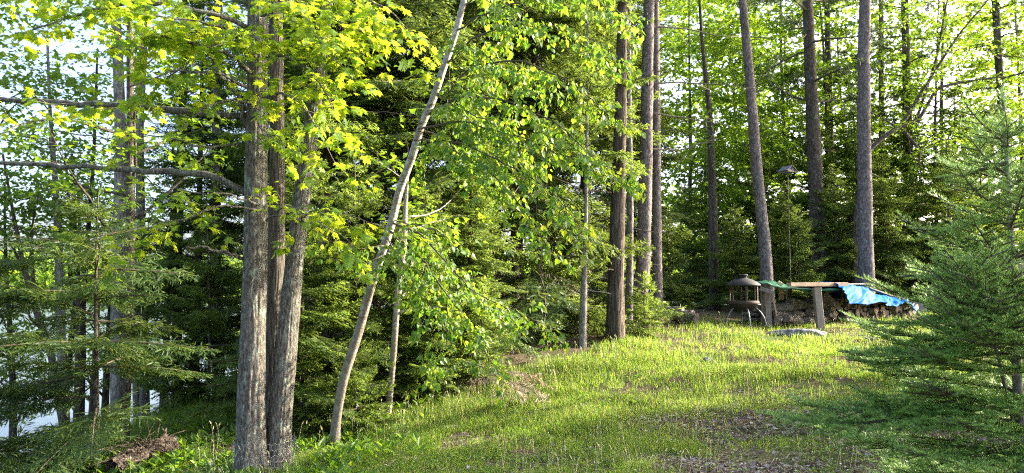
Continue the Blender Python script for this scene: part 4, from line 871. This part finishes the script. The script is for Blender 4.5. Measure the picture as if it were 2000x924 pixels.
# ------------------------------------------------------------------ firewood shelter, tarps, logs
A_ = W(1500, 636, 16.9); B_ = W(1782, 613, 19.6); A_[2] = g1(A_[0], A_[1]); B_[2] = g1(B_[0], B_[1])
Ud = (B_ - A_); Ud[2] = 0; LEN = np.linalg.norm(Ud); Ud /= LEN; Vd = np.array((Ud[1], -Ud[0], 0.))     # Vd points toward the camera
def shelter():
    base = np.array((WX(1560, 17), 17, g1(WX(1560, 17), 17))); root = thing('wood_shelter', 'low weathered timber shelter over the firewood', 'wood shelter', base)
    def bar(name, a, b, w, h, mat_='wood_grey', up=(0, 1, 0), ext=0.0):
        p, q = W(*a), W(*b)
        if ext: q = q.copy(); q[2] = g1(q[0], q[1]) - .08
        m_ = MB(); beam(m_, p - base, q - base, w, h, up=up, jit=.002); return m_.build(name, M[mat_], root)
    bar('post', (1595, 562, 16.1), (1603, 640, 16.0), .15, .13, ext=1)
    bar('post', (1497, 557, 16.6), (1501, 626, 16.6), .135, .12, ext=1)
    bar('post', (1489, 560, 16.8), (1491, 626, 16.8), .07, .1, ext=1)
    bar('post', (1541, 562, 18.3), (1541, 604, 18.3), .12, .12, ext=1)
    bar('post', (1648, 562, 18.6), (1648, 600, 18.6), .10, .10, ext=1)
    bar('post', (1612, 560, 19.6), (1612, 600, 19.6), .10, .10, ext=1)
    bar('brace', (1612, 573, 17.6), (1642, 606, 17.4), .10, .05)
    bar('brace', (1560, 590, 18.0), (1640, 562, 18.2), .07, .05)
    bar('crosspiece', (1484, 563, 16.45), (1512, 573, 16.4), .035, .09, up=(0, 0, 1))
    bar('side_board', (1526, 562, 17.4), (1526, 586, 17.4), .13, .03, 'wood_fresh')
    bar('side_board', (1519, 551, 17.2), (1528, 557, 17.2), .09, .03, 'wood_fresh', up=(0, 1, 0))
    bar('roof_board', (1541, 556, 16.15), (1652, 555.5, 16.7), .14, .085, 'wood_fresh', up=(0, 0, 1))
    bar('roof_board', (1625, 555, 18.2), (1697, 555, 19.0), .12, .03, 'wood_grey', up=(0, 0, 1))
    bar('roof_board', (1560, 556, 18.2), (1660, 557, 18.6), .14, .03, 'wood_grey', up=(0, 0, 1))
    bar('roof_board', (1690, 560, 19.3), (1745, 580, 20), .12, .03, 'wood_grey', up=(0, 0, 1))
shelter()
def tarp_green():
    r = np.random.default_rng(8); nu, nv = 50, 24; Gd = np.zeros((nu, nv, 3)); fr = [(1474, 550), (1490, 550.5), (1506, 553), (1522, 558), (1545, 562), (1575, 563.5), (1610, 562.5), (1645, 562)]; bk = [(1480, 548.5), (1495, 548.5), (1510, 550), (1525, 553), (1545, 557), (1575, 558), (1610, 557.5), (1645, 557)]
    for i in range(nu):
        u = i / (nu - 1) * 7; f = np.array([np.interp(u, range(8), [p[k] for p in fr]) for k in (0, 1)]); b = np.array([np.interp(u, range(8), [p[k] for p in bk]) for k in (0, 1)])
        for j in range(nv):
            v = j / (nv - 1); Y = 16.35 + 2.1 * v; p0 = W(f[0], f[1], 16.35); p1 = W(b[0], b[1], 18.45); p = p0 * (1 - v) + p1 * v
            p[2] += .012 * math.sin(u * 1.7 + v * 5) + .006 * math.sin(u * 5.3 - v * 9) - .05 * math.sin(v * pi); Gd[i, j] = p
        # front hem hangs down
        Gd[i, 0] = Gd[i, 1] + np.array((0, -.03, -.035 - .025 * math.sin(u * 2.3) ** 2))
    m_ = MB(); sheet(m_, Gd, .004); tag(m_.build('green_tarp', M['green_tarp']), 'dark green tarp sagging over the left half of the wood shelter roof', 'tarp')
tarp_green()
def tarp_blue():
    up = [(1630, 552.5, 16.5), (1644, 555, 16.8), (1662, 557, 17.2), (1682, 561, 17.6), (1700, 569, 18.0), (1718, 577, 18.3), (1735, 579, 18.6), (1752, 581, 18.9), (1768, 585, 19.1), (1776, 592, 19.2)]
    lo = [(1636, 563, 16.3), (1645, 580, 16.5), (1656, 592, 16.8), (1690, 594, 17.3), (1712, 589, 17.8), (1726, 595, 18.1), (1742, 599, 18.4), (1757, 590, 18.7), (1770, 594, 18.9), (1783, 614, 19.0)]
    nu, nv = 130, 44; Gd = np.zeros((nu, nv, 3)); K = np.arange(len(up))
    for i in range(nu):
        u = i / (nu - 1) * (len(up) - 1); a = W(*[np.interp(u, K, [p[k] for p in up]) for k in range(3)]); b = W(*[np.interp(u, K, [p[k] for p in lo]) for k in range(3)])
        for j in range(nv):
            v = j / (nv - 1)
            if v < .35: t = v / .35; p = a + (-Vd) * 1.3 * (1 - t) + np.array((0, 0, -.12 * (1 - t) ** 2 + .04 * math.sin(t * pi)))
            else: t = (v - .35) / .65; p = a * (1 - t) + b * t + Vd * .10 * math.sin(t * pi / 2)
            w = (v > .3) * 1.0
            wr = .045 * math.sin(u * 2.1 + 5.5 * v + 1.7 * math.sin(u * 1.3)) + .02 * math.sin(u * 6.1 - 7 * v + 2 * math.sin(1.9 * u)) + .012 * math.sin(u * 13 + 14 * v + 3 * math.sin(2.3 * u)) + .07 * max(0, 1 - abs(math.sin(u * 1.35 + v * 2.2 + 1)) * 3.5)
            wr *= .85; p = p + Vd * wr * (.3 + .7 * w) + np.array((0, 0, .25 * wr)); Gd[i, j] = p
    m_ = MB(); sheet(m_, Gd, .004); tag(m_.build('blue_tarp', M['blue_tarp']), 'crumpled bright blue tarp draped over the right half of the log pile', 'tarp')
tarp_blue()
def log_mesh(seed, rad, L, k=14, split=False):
    r = np.random.default_rng(seed); n = 9; x = np.linspace(-L / 2, L / 2, n); P = np.stack([x, .01 * np.sin(x * 6 + seed), .01 * np.cos(x * 5 + seed)], 1)
    V, Fs = tube(P, rad * (1 + .05 * r.normal(size=n)), k, .05, .012, seed, 0); m_ = MB()
    if split:
        ang = r.uniform(0, 2 * pi); nv_ = np.array((0, math.cos(ang), math.sin(ang))); d = V @ nv_; V = V - np.outer(np.maximum(0, d - rad * .25), nv_)
    m_.add(V, Fs[:1], 0, smooth=True); base = V.copy(); mb2 = m_.n
    m_.add(base, Fs[1:], 1); return m_.mesh('log', [M['log_bark'], M['log_end']])
LOGS = [log_mesh(600 + i, 1.0 * (.042 + .011 * (i % 6)), .42 + .05 * (i % 3), 14, i % 3 == 2) for i in range(10)]
LR = [.042 + .011 * (i % 6) for i in range(10)]
def ordn(k): return '%d%s' % (k, 'th' if 10 <= k % 100 <= 20 else {1: 'st', 2: 'nd', 3: 'rd'}.get(k % 10, 'th'))
def logs():
    r = np.random.default_rng(9); yawV = math.atan2(Vd[1], Vd[0]); rows = ['bottom', 'second', 'third', 'fourth', 'top']
    prev = None
    for row in range(4):
        s = 1.75 + .06 * row; cnt = 0
        while s < LEN - .15 - .1 * row:
            i = int(r.integers(10)); rd = LR[i]; s += rd
            p = A_ + Ud * s + Vd * r.uniform(-.12, .10); gz_ = g1(p[0], p[1]); p[2] = gz_ + .07 + row * .122 + r.uniform(-.03, .03)
            o = bpy.data.objects.new('firewood_log', LOGS[i]); C.objects.link(o); o.location = p; o.rotation_euler = (r.uniform(0, 6.28), r.normal() * .04, yawV + r.normal() * .16); cnt += 1
            tag(o, 'cut log, %s from the left in the %s row of the blue-tarped stack' % (ordn(cnt), rows[row]), 'log', 'cut logs stacked under the blue tarp'); s += rd + .004
    # jumbled logs lying lengthwise at the left
    big = [log_mesh(640 + i, .075 + .012 * i, .55, 16, i == 1) for i in range(4)]
    spec = [(.15, 0, .08), (.65, 0, .08), (1.15, 0, .08), (1.6, 0, .08), (.3, .17, .05), (.85, .17, .0), (1.4, .17, .1), (.25, .33, -.2), (.6, .34, .1), (1.1, .33, .0), (1.6, .33, -.1), (.85, .43, .2), (.0, .1, .6), (1.9, .42, .1), (.4, .08, .3)]
    for k, (s, h, yw) in enumerate(spec):
        p = A_ + Ud * (s + .12) + Vd * (.12 - .3 * h + (.15 if k > 11 else 0)); p[2] = g1(p[0], p[1]) + .09 + h
        o = bpy.data.objects.new('firewood_log', big[k % 4]); C.objects.link(o); o.location = p; o.rotation_euler = (k * 1.3, .06 * ((k % 3) - 1), math.atan2(Ud[1], Ud[0]) + yw + r.normal() * .25)
        tag(o, 'grey log lying sideways, %s in the jumbled heap between the posts' % ordn(k + 1), 'log', 'jumbled logs between the shelter posts')
    # second rank behind, seen through the gaps
    for row in range(3):
        s = .2; cnt = 0
        while s < 2.2:
            i = int(r.integers(10)); rd = LR[i] * 1.15; s += rd; p = A_ + Ud * s - Vd * .75; p[2] = g1(p[0], p[1]) + .07 + row * .125
            o = bpy.data.objects.new('firewood_log', LOGS[i]); C.objects.link(o); o.location = p; o.rotation_euler = (r.uniform(0, 6), 0, yawV + r.normal() * .1); s += rd; cnt += 1
            tag(o, 'shaded log behind the jumbled heap, %s from left, %s row' % (ordn(cnt), rows[row]), 'log', 'logs at the back of the shelter')
    cut = [log_mesh(660 + i, .12 - .01 * i, .38, 18) for i in range(4)]
    for k, (px, Y, h) in enumerate([(1326, 16.6, 0), (1346, 16.4, 0), (1338, 17.2, 0), (1318, 17.4, .1)]):
        x = WX(px, Y); o = bpy.data.objects.new('cut_log', cut[k]); C.objects.link(o); o.location = (x, Y, g1(x, Y) + .11 + h); o.rotation_euler = (k, 0, 1.9 + .2 * k)
        tag(o, 'short brown log round, %s of four left of the fire pit' % ['second', 'rightmost', 'third', 'leftmost'][k], 'log', 'log rounds left of the fire pit')
logs()
# slanted pale stick, concrete block, grey tarp heap, rock
m_ = MB(); b0 = W(1517, 618, 16.5); beam(m_, np.zeros(3), W(1509, 577, 16.6) - b0, .035, .03, up=(0, 1, 0)); tag(m_.build('wooden_stake', M['wood_fresh'], loc=b0), 'thin pale stake leaning beside the left shelter post', 'stake')
x, y = WX(1789, 19.9), 19.9; m_ = MB(); beam(m_, (0, 0, -.05), (0, 0, W(1789, 582, 19.9)[2] - g1(x, y)), .33, .33, up=(.25, 1, 0), bev=.015); tag(m_.build('concrete_block', M['concrete'], loc=(x, y, g1(x, y))), 'square grey concrete block at the right end of the log pile', 'concrete block')
def grey_tarp():
    x, y = WX(1912, 20.5), 20.5; z0 = g1(x, y); nu, nv = 50, 40; Gd = np.zeros((nu, nv, 3))
    for i in range(nu):
        for j in range(nv):
            u, v = i / (nu - 1) * 2 - 1, j / (nv - 1) * 2 - 1; h = max(0, 1 - max(abs(u) ** 1.5, abs(v) ** 1.4)) ** .75
            Gd[i, j] = (u * .62 + .02 * math.sin(9 * v), v * .55, .02 + h * (.40 - .08 * u) + .03 * math.sin(6 * u + 4 * v) * (h > .05) + .015 * math.sin(15 * v + 3 * u))
    m_ = MB(); sheet(m_, Gd, .006); o = m_.build('grey_tarp', M['grey_tarp'], loc=(x, y, z0)); tag(o, 'pale grey tarp over a low heap seen behind the foreground fir', 'tarp')
grey_tarp()
x, y = WX(1556, 14.5), 14.5; m_ = MB(); lump(m_, (0, 0, 0), (.50, .24, .12), 21, 40, .22); lump(m_, (.33, .05, .01), (.24, .2, .11), 23, 30, .25); tag(m_.build('flat_rock', M['rock'], loc=(x, y, g1(x, y) + .01)), 'flat lichen-marked grey rock lying in front of the shelter', 'rock')
for (px, Y, s, lab) in ((1378, 11.3, .09, 'small dark stone half sunk in the grass slope'), (885, 8.3, .07, 'small stone in the grass below the dead bough'), (1808, 6.9, .05, 'white stone lying in the leaf litter'), (1790, 7.1, .055, 'brown stone beside the white stone in the leaf litter'), (1695, 13.6, .08, 'small stone on the bare patch right of the flat rock')):
    x = WX(px, Y); m_ = MB(); lump(m_, (0, 0, 0), (s * 1.3, s, s * .7), int(px), 16, .3); tag(m_.build('stone', M['rock'], loc=(x, Y, g1(x, Y) + s * .2)), lab, 'stone')
# bird house on a pole
def birdhouse():
    Y = 19.0; x = WX(1543, Y); z0 = g1(x, Y); base = np.array((x, Y, z0)); zt = W(1543, 337, Y)[2] - z0; root = thing('bird_house', 'small gabled bird house on a tall thin pole behind the shelter', 'bird house', base, rz=.45)
    m_ = MB(); V, F = tube(np.array([(0, 0, -.2), (0, 0, zt)]), .010, 8); m_.add(V, F, 0); m_.build('pole', M['twig'], root)
    m_ = MB(); beam(m_, (-.15, 0, zt + .01), (.15, 0, zt + .01), .30, .022); m_.build('floor_board', M['wood_grey'], root)
    m_ = MB(); h = .14; w = .115
    for yy in (-.12, .12):
        V = np.array([(-w, yy - .008, zt + .02), (w, yy - .008, zt + .02), (w, yy - .008, zt + .05), (0, yy - .008, zt + .05 + h * .8), (-w, yy - .008, zt + .05)]); V2 = V + np.array((0, .016, 0))
        m_.add(np.concatenate([V, V2]), [np.array([[0, 1, 2, 3, 4], [9, 8, 7, 6, 5]]), np.array([[i, (i + 1) % 5, (i + 1) % 5 + 5, i + 5] for i in range(5)])], 0)
    for sx in (-1, 1): beam(m_, (sx * (w - .01), -.11, zt + .035), (sx * (w - .01), .11, zt + .035), .012, .03)
    m_.build('wall', M['wood_grey'], root)
    m_ = MB(); lathe(m_, [(.001, 0), (.026, 0), (.026, .003), (.001, .003)], 16); o = m_.build('hole_shade_disc', M['black_metal'], root); o.location = (0, -.131, zt + .085); o.rotation_euler = (pi / 2, 0, 0)  # dark disc stands for the shade inside a hole; the wall is uncut
    for sx in (-1, 1): m_ = MB(); beam(m_, (0 + sx * .004, 0, zt + .172), (sx * .19, 0, zt + .028), .34, .014, up=(0, 0, 1)); m_.build('roof', M['steel'] if sx < 0 else M['wood_grey'], root)
birdhouse()
# rail at the right edge
b0 = np.array((WX(1993, 9), 9.0, g1(WX(1993, 9), 9))); rt = thing('wooden_rail', 'pale wooden rail on a post just showing at the right edge', 'rail', b0)
m_ = MB(); beam(m_, W(1984, 503, 9) - b0, W(2110, 500, 9.4) - b0, .04, .09); m_.build('rail', M['wood_fresh'], rt)
for px in (1998, 2095): m_ = MB(); beam(m_, (W(px, 503, 9.06) - b0), np.array((WX(px, 9.06) - b0[0], .06, -.1)), .08, .08, up=(0, 1, 0)); m_.build('post', M['wood_fresh'], rt)

# ------------------------------------------------------------------ fallen rotten log, dead bough, wire guard
def fallen_log():
    p0 = W(222, 930, 7.35); p1 = W(338, 876, 8.0)
    for p in (p0, p1): p[2] = g1(p[0], p[1]) + .10
    n = 60; t = np.linspace(0, 1, n); P = p0 + (p1 - p0) * t[:, None]; P[:, 2] += .03 * np.sin(t * 3); base = p0.copy(); base[2] -= .1
    root = thing('fallen_log', 'rotten fallen log with hollow end and orange crumbling wood at lower left', 'fallen log', base)
    V, F = tube(P - base, .115 - .03 * t, 48, .07, .035, 31, 0, cap=False); V = V + rng.normal(size=V.shape) * .004; m_ = MB(); m_.add(V, F, 0, smooth=False)
    V, F = tube(P[20:] - base, (.13 - .03 * t[20:]) * .72, 24, .05, 0, 33, 0); m_.add(V, [f[:, ::-1] for f in F], 0); m_.build('trunk', M['rot_wood'], root)
    m_ = MB(); r = np.random.default_rng(4)
    for i in range(70):      # torn splinters
        k = r.integers(2, n - 2); a = P[k] - base + np.array((r.normal() * .05, r.normal() * .03 - .03, .06 + r.uniform(0, .05))); d = norm(norm(p1 - p0) * r.uniform(-1, 1) + np.array((0, -.2, r.uniform(-.2, .5))) + r.normal(size=3) * .2)
        L = r.uniform(.06, .3); V, F = tube(np.array([a, a + d * L * .5, a + d * L + np.array((0, 0, -.02))]), [.007, .005, .001], 4); m_.add(V, F, 0)
    m_.build('splinters', M['rot_wood'], root)
    for k, az in ((40, 1.2), (52, 2.4), (30, -1.9)):
        m_ = MB(); a = P[k] - base; d = np.array((math.cos(az) * .5, math.sin(az) * .5, .8)); V, F = tube(np.array([a, a + d * .14, a + d * .2 + np.array((.03, 0, .02))]), [.03, .02, .006], 7, .1); m_.add(V, F, 0); m_.build('branch_stub', M['rot_wood'], root)
fallen_log()
def dead_bough():
    r = np.random.default_rng(12); x, y = WX(985, 9.0), 9.0; z = g1(x, y); base = np.array((x, y, z)); m_ = MB()
    for (az, L, z_) in ((.1, .6, .42), (-.5, .6, .3), (-1.1, .5, .34), (3.0, .4, .4), (-1.7, .4, .25)):
        conifer_branch(m_, r, np.array((0, 0, z_)), az, L, .12, .45, r.normal() * .5, .006, .012, .045, 0, False, 0, 0)
    V, F = tube(np.array([(-.5, .5, .5), (-.2, .2, .45), (0, 0, .3), (.35, -.05, .28)]), [.012, .01, .008, .004], 6); m_.add(V, F, 1)
    tag(m_.build('dead_bough', [M['needle_dead'], M['twig_pale']], loc=base), 'dead brown conifer bough lying on the grass edge below the birch leaves', 'dead branch')
dead_bough()
def wire_guard():
    c = np.array((WX(524, 6.72), 6.72, 0)); z0 = g1(c[0], c[1]); R_ = .27; H = W(524, 850, 6.5)[2] - z0; hx = .034; m_ = MB(); nr = int(H / (hx * 1.5)); nc = int(2 * pi * R_ / (hx * 1.732)); V = []; E = []
    def vid(a, z): V.append((math.cos(a) * R_ * (1 + .03 * math.sin(3 * a)), math.sin(a) * R_, z)); return len(V) - 1
    for i in range(nr):
        for j in range(nc):
            a0 = (j + .5 * (i % 2)) * 2 * pi / nc; z = i * hx * 1.5; da = 2 * pi / nc / 2
            p = [vid(a0 - da, z), vid(a0, z + hx * .5), vid(a0 + da, z), vid(a0 + da, z - hx)]; E += [(p[0], p[1]), (p[1], p[2]), (p[2], p[3])]
    V = np.array(V) + rng.normal(size=(len(V), 3)) * .0015
    for a, b in E: v, f = tube(V[[a, b]], .0011, 3, cap=False); m_.add(v, f, 0)
    o = m_.build('wire_guard', M['wire'], loc=(c[0], c[1], z0)); tag(o, 'cylinder of chicken wire round the foot of the maple clump', 'wire mesh')
wire_guard()

# ------------------------------------------------------------------ ground cover
def vnoise(x, y, s, seed):
    r = np.random.default_rng(seed); T = r.random((64, 64)); u = x / s; v = y / s; i = np.floor(u).astype(int); j = np.floor(v).astype(int); fu = u - i; fv = v - j; fu = fu * fu * (3 - 2 * fu); fv = fv * fv * (3 - 2 * fv)
    g_ = lambda a, b: T[a % 64, b % 64]
    return (g_(i, j) * (1 - fu) + g_(i + 1, j) * fu) * (1 - fv) + (g_(i, j + 1) * (1 - fu) + g_(i + 1, j + 1) * fu) * fv
EX = [-9, -4, -2, -.6, 0, .8, 1.8, 3, 5, 7, 12]; EY = [12, 12.5, 10.2, 10.2, 10.9, 11.4, 13.2, 15, 17.5, 18.8, 21]
def sample(n, seed, Y0=3.6, Y1=21, fov=.78):
    r = np.random.default_rng(seed); v = r.random(n); Y = 1 / (1 / Y0 - v * (1 / Y0 - 1 / Y1)); x = r.uniform(-fov, fov, n) * Y * 1.02; return r, x, Y     # uniform on screen
def ground_dens(x, y):
    edge = np.interp(x, EX, EY); lawn = 1 - sstep(-.5, .5, y - edge)
    bare_r = sstep(.13, .27, x / y + .12 * (vnoise(x + 20, y + 20, .6, 31) - .5)) * (1 - sstep(6.8, 8.6, y + 2.4 * (vnoise(x + 20, y + 20, .8, 32) - .5)))                 # leaf litter in the lower right
    bare_p = np.exp(-((x - 6.8) / 3.2) ** 2 - ((y - 14.9) / 1.3) ** 2)               # bare patch by the rock
    pile = (x > 5) & (y > 16.3 + (x - 6) * .55)
    return edge, lawn, bare_r, bare_p, pile
def grass():
    r, x, y = sample(760000, 71); edge, lawn, br, bp, pile = ground_dens(x, y); pn = vnoise(x + 50, y + 50, .55, 1) * .6 + vnoise(x + 50, y + 50, .17, 2) * .4
    leftw = 1 - sstep(-2.8, -1.2, x)
    d = lawn * (1 - .96 * br) * (1 - .72 * bp) * np.where(pile, .25, 1) * (1 - .55 * leftw * (y < 9.5)); keep = r.random(len(x)) < d * np.clip((pn - .27) * 3.6, .08, 1) * np.clip(.6 + 2.2 * (vnoise(x + 33, y + 33, 1.5, 41) - .22), .6, 1)
    x, y, pn = x[keep], y[keep], pn[keep]; edge = np.interp(x, EX, EY); z = gz(x, y); n = len(x)
    near_edge = np.exp(-((y - edge + .6) / 1.3) ** 2)
    h = (.045 + .06 * r.random(n) ** 1.5 + .09 * near_edge * r.random(n) + .13 * np.clip(vnoise(x + 9, y + 9, .5, 3) - .45, 0, 1)) * (1 + .15 * (y > 10)) ; h *= np.where(y < 8.5, .8, 1)
    w = np.maximum(.0018, .00036 * y) * r.uniform(.7, 1.4, n); az = r.uniform(0, 2 * pi, n); ln = r.uniform(.1, .75, n)
    lx, ly = np.cos(az), np.sin(az); P = np.stack([x, y, z - .006], 1); side = np.stack([-ly, lx, 0 * lx], 1); lean = np.stack([lx, ly, 0 * lx], 1); up = np.array((0, 0, 1.))
    m1 = P + up * (h * .55)[:, None] + lean * (h * ln * .3)[:, None]; t1 = P + up * (h * (1 - .25 * ln))[:, None] + lean * (h * ln)[:, None]
    V = np.stack([P - side * w[:, None], P + side * w[:, None], m1 + side * w[:, None] * .8, t1, m1 - side * w[:, None] * .8], 1).reshape(-1, 3); q = np.arange(n)[:, None] * 5
    mb_ = MB(); mb_.add(V, [q + np.array([[0, 1, 2, 4]]), q + np.array([[4, 2, 3]])], 0); print('grass', n)
    tag(mb_.build('grass', M['grass']), 'uneven tufted grass over the sloping clearing', 'grass', kind='stuff')
grass()
def seeds():
    r, x, y = sample(30000, 72, 5, 18); edge, lawn, br, bp, pile = ground_dens(x, y); ne = np.exp(-((y - edge + .9) / .9) ** 2) + .25 * (vnoise(x + 3, y + 3, .8, 5) > .6); keep = (r.random(len(x)) < .16 * ne) & (y < edge) & ~pile & (bp < .5); x, y = x[keep], y[keep]; n = len(x); z = gz(x, y)
    h = r.uniform(.16, .34, n); az = r.uniform(0, 2 * pi, n); d = norm(np.stack([np.cos(az) * .2, np.sin(az) * .2, np.ones(n)], 1)); P = np.stack([x, y, z], 1); X, Yv, Z = frames(d, unit_rand(r, n)); m_ = MB()
    st = np.array([(-.5, 0, 0), (.5, 0, 0), (.3, 1, 0), (-.3, 1, 0)]); V = P[:, None] + st[None, :, 0:1] * X[:, None] * .004 + st[None, :, 1:2] * Yv[:, None] * h[:, None, None]; m_.add(V.reshape(-1, 3), [np.arange(4 * n).reshape(-1, 4)], 0)
    hd = P + d * h[:, None]; D2 = norm(d + np.stack([np.cos(az), np.sin(az), -.4 + 0 * az], 1) * .35); X, Yv, Z = frames(D2, unit_rand(r, n)); scatter(m_, T_STRIP[0] * np.array((.28, 1, 1)), T_STRIP[1], hd, X, Yv, Z, r.uniform(.035, .06, n), 0); print('seeds', n)
    tag(m_.build('seeding_grass', M['seed']), 'pale seed heads standing above the grass', 'grass', kind='stuff')
seeds()
def litter():
    m_ = MB(); r, x, y = sample(190000, 73, 3.6, 20); edge, lawn, br, bp, pile = ground_dens(x, y); pn = vnoise(x + 5, y + 5, .4, 8); d = .16 + .84 * br + .5 * bp + .35 * (1 - lawn); keep = r.random(len(x)) < d * np.clip((pn - .2) * 2, .1, 1); x, y = x[keep], y[keep]; n = len(x); z = gz(x, y) + r.uniform(.002, .018, n)
    az = r.uniform(0, 2 * pi, n); D = norm(np.stack([np.cos(az), np.sin(az), r.normal(size=n) * .3], 1)); X, Yv, Z = frames(D, norm(np.array((0, 0, 1.)) + r.normal(size=(n, 3)) * .45)); s = r.uniform(.018, .055, n) * np.where(y > 9, 1.2, 1)
    TV = np.array([(0, 0, 0), (.36, .3, .13), (.26, .75, .10), (0, 1, -.03), (-.26, .75, .12), (-.36, .3, .1)]); asp = r.uniform(.4, 1.1, n)[:, None]; scatter(m_, TV, T_LEAF[1], np.stack([x, y, z], 1), X * asp, Yv, Z, s, 0); print('litter', n)
    tag(m_.build('leaf_litter', M['litter']), 'dry grey-brown fallen leaves scattered over the ground', 'leaf litter', kind='stuff')
    m_ = MB(); r, x, y = sample(50000, 78, 3.6, 18); edge, lawn, br, bp, pile = ground_dens(x, y); k = (r.random(len(x)) < (.25 + .6 * lawn) * np.clip((vnoise(x + 1, y + 1, .45, 18) - .3) * 3, .1, 1)); x, y = x[k], y[k]; n = len(x); z = gz(x, y) + r.uniform(.003, .03, n)
    az = r.uniform(0, 2 * pi, n); D = norm(np.stack([np.cos(az), np.sin(az), r.normal(size=n) * .22], 1)); X, Yv, Z = frames(D, norm(np.array((0, 0, 1.)) + r.normal(size=(n, 3)) * .3)); scatter(m_, T_STRIP[0] * np.array((.05, 1, 1)), T_STRIP[1], np.stack([x, y, z], 1), X, Yv, Z, r.uniform(.05, .15, n) * np.maximum(1, y / 9), 0)
    tag(m_.build('dry_grass', M['seed']), 'matted dead straw lying among the green blades', 'dry grass', kind='stuff')
    # short sticks and needles
    m_ = MB(); r, x, y = sample(9000, 74, 3.6, 18); n = len(x); z = gz(x, y) + .008; az = r.uniform(0, 2 * pi, n); D = np.stack([np.cos(az), np.sin(az), r.normal(size=n) * .08], 1); X, Yv, Z = frames(D, np.tile((0., 0, 1), (n, 1))); scatter(m_, T_STRIP[0] * np.array((.07, 1, 1)), T_STRIP[1], np.stack([x, y, z], 1), X, Yv, Z, r.uniform(.04, .16, n), 0)
    tag(m_.build('fallen_twigs', M['twig_pale']), 'small broken twigs scattered over the ground', 'twigs', kind='stuff')
litter()
def rosettes(name, label, cat, seed, count, cond, size, nl, matn, up=.8, tmpl=T_LEAF, wid=.8, far=13):
    r, x, y = sample(count, seed, 3.8, far); keep = cond(r, x, y); x, y = x[keep], y[keep]; z = gz(x, y); n = len(x); O = np.repeat(np.stack([x, y, z], 1), nl, 0); az = np.tile(np.arange(nl) * 2.4, n) + np.repeat(r.uniform(0, 6.28, n), nl); el = r.uniform(up * .4, up * 1.4, n * nl)
    D = np.stack([np.cos(az) * np.cos(el), np.sin(az) * np.cos(el), np.sin(el)], 1); X, Yv, Z = frames(D, norm(np.array((0, 0, 1.)) + r.normal(size=(n * nl, 3)) * .2)); s = r.uniform(*size, n * nl); O = O + D * (s * .35)[:, None]; O[:, 2] += r.uniform(0, .05, len(O)); m_ = MB(); scatter(m_, tmpl[0] * np.array((wid, 1, 1)), tmpl[1], O, X, Yv, Z, s, 0); print(name, n)
    tag(m_.build(name, M[matn]), label, cat, kind='stuff')
rosettes('broadleaf_ground_cover', 'low broad-leaved plants round the maple foot', 'ground cover', 75, 26000, lambda r, x, y: (r.random(len(x)) < .55 * (1 - sstep(-2.2, -.6, x)) * (y < 10.5) * np.clip((vnoise(x + 7, y + 7, .5, 14) - .25) * 3, .05, 1)), (.06, .13), 4, 'cover', .7, wid=.75)
rosettes('clover', 'small clover and weeds among the grass', 'weeds', 76, 30000, lambda r, x, y: r.random(len(x)) < .5 * (np.interp(x, EX, EY) > y) * np.where((x > .12 * y) & (y < 8), .25, 1) * np.clip((vnoise(x + 2, y + 2, .3, 15) - .45) * 4, 0, 1), (.018, .04), 5, 'cover', .5, wid=1.1, far=16)
def flowers():
    r, x, y = sample(900, 77, 4.5, 9); k = (x > -.5) & (r.random(len(x)) < .22); x, y = x[k], y[k]; n = len(x); z = gz(x, y); m_ = MB(); h = r.uniform(.06, .14, n); P = np.stack([x, y, z], 1); V = P[:, None] + np.array([(-.0012, 0, 0), (.0012, 0, 0), (.001, 0, 1), (-.001, 0, 1)])[None] * np.stack([np.ones(n), np.ones(n), h], 1)[:, None]; m_.add(V.reshape(-1, 3), [np.arange(4 * n).reshape(-1, 4)], 1)
    O = np.repeat(P + np.stack([0 * h, 0 * h, h], 1), 6, 0); az = np.tile(np.arange(6) * pi / 3, n); D = np.stack([np.cos(az), np.sin(az), .4 + 0 * az], 1); X, Yv, Z = frames(D, np.tile((0., 0, 1), (len(az), 1))); scatter(m_, T_LEAF[0], T_LEAF[1], O, X, Yv, Z, .011, 0)
    tag(m_.build('white_wildflowers', [M['petal'], M['cover']]), 'tiny white wildflowers in the near grass', 'wildflowers', kind='stuff')
flowers()
nf = sum(len(o.data.polygons) for o in C.objects if o.type == 'MESH'); print('objects', len(C.objects), 'polys', nf)
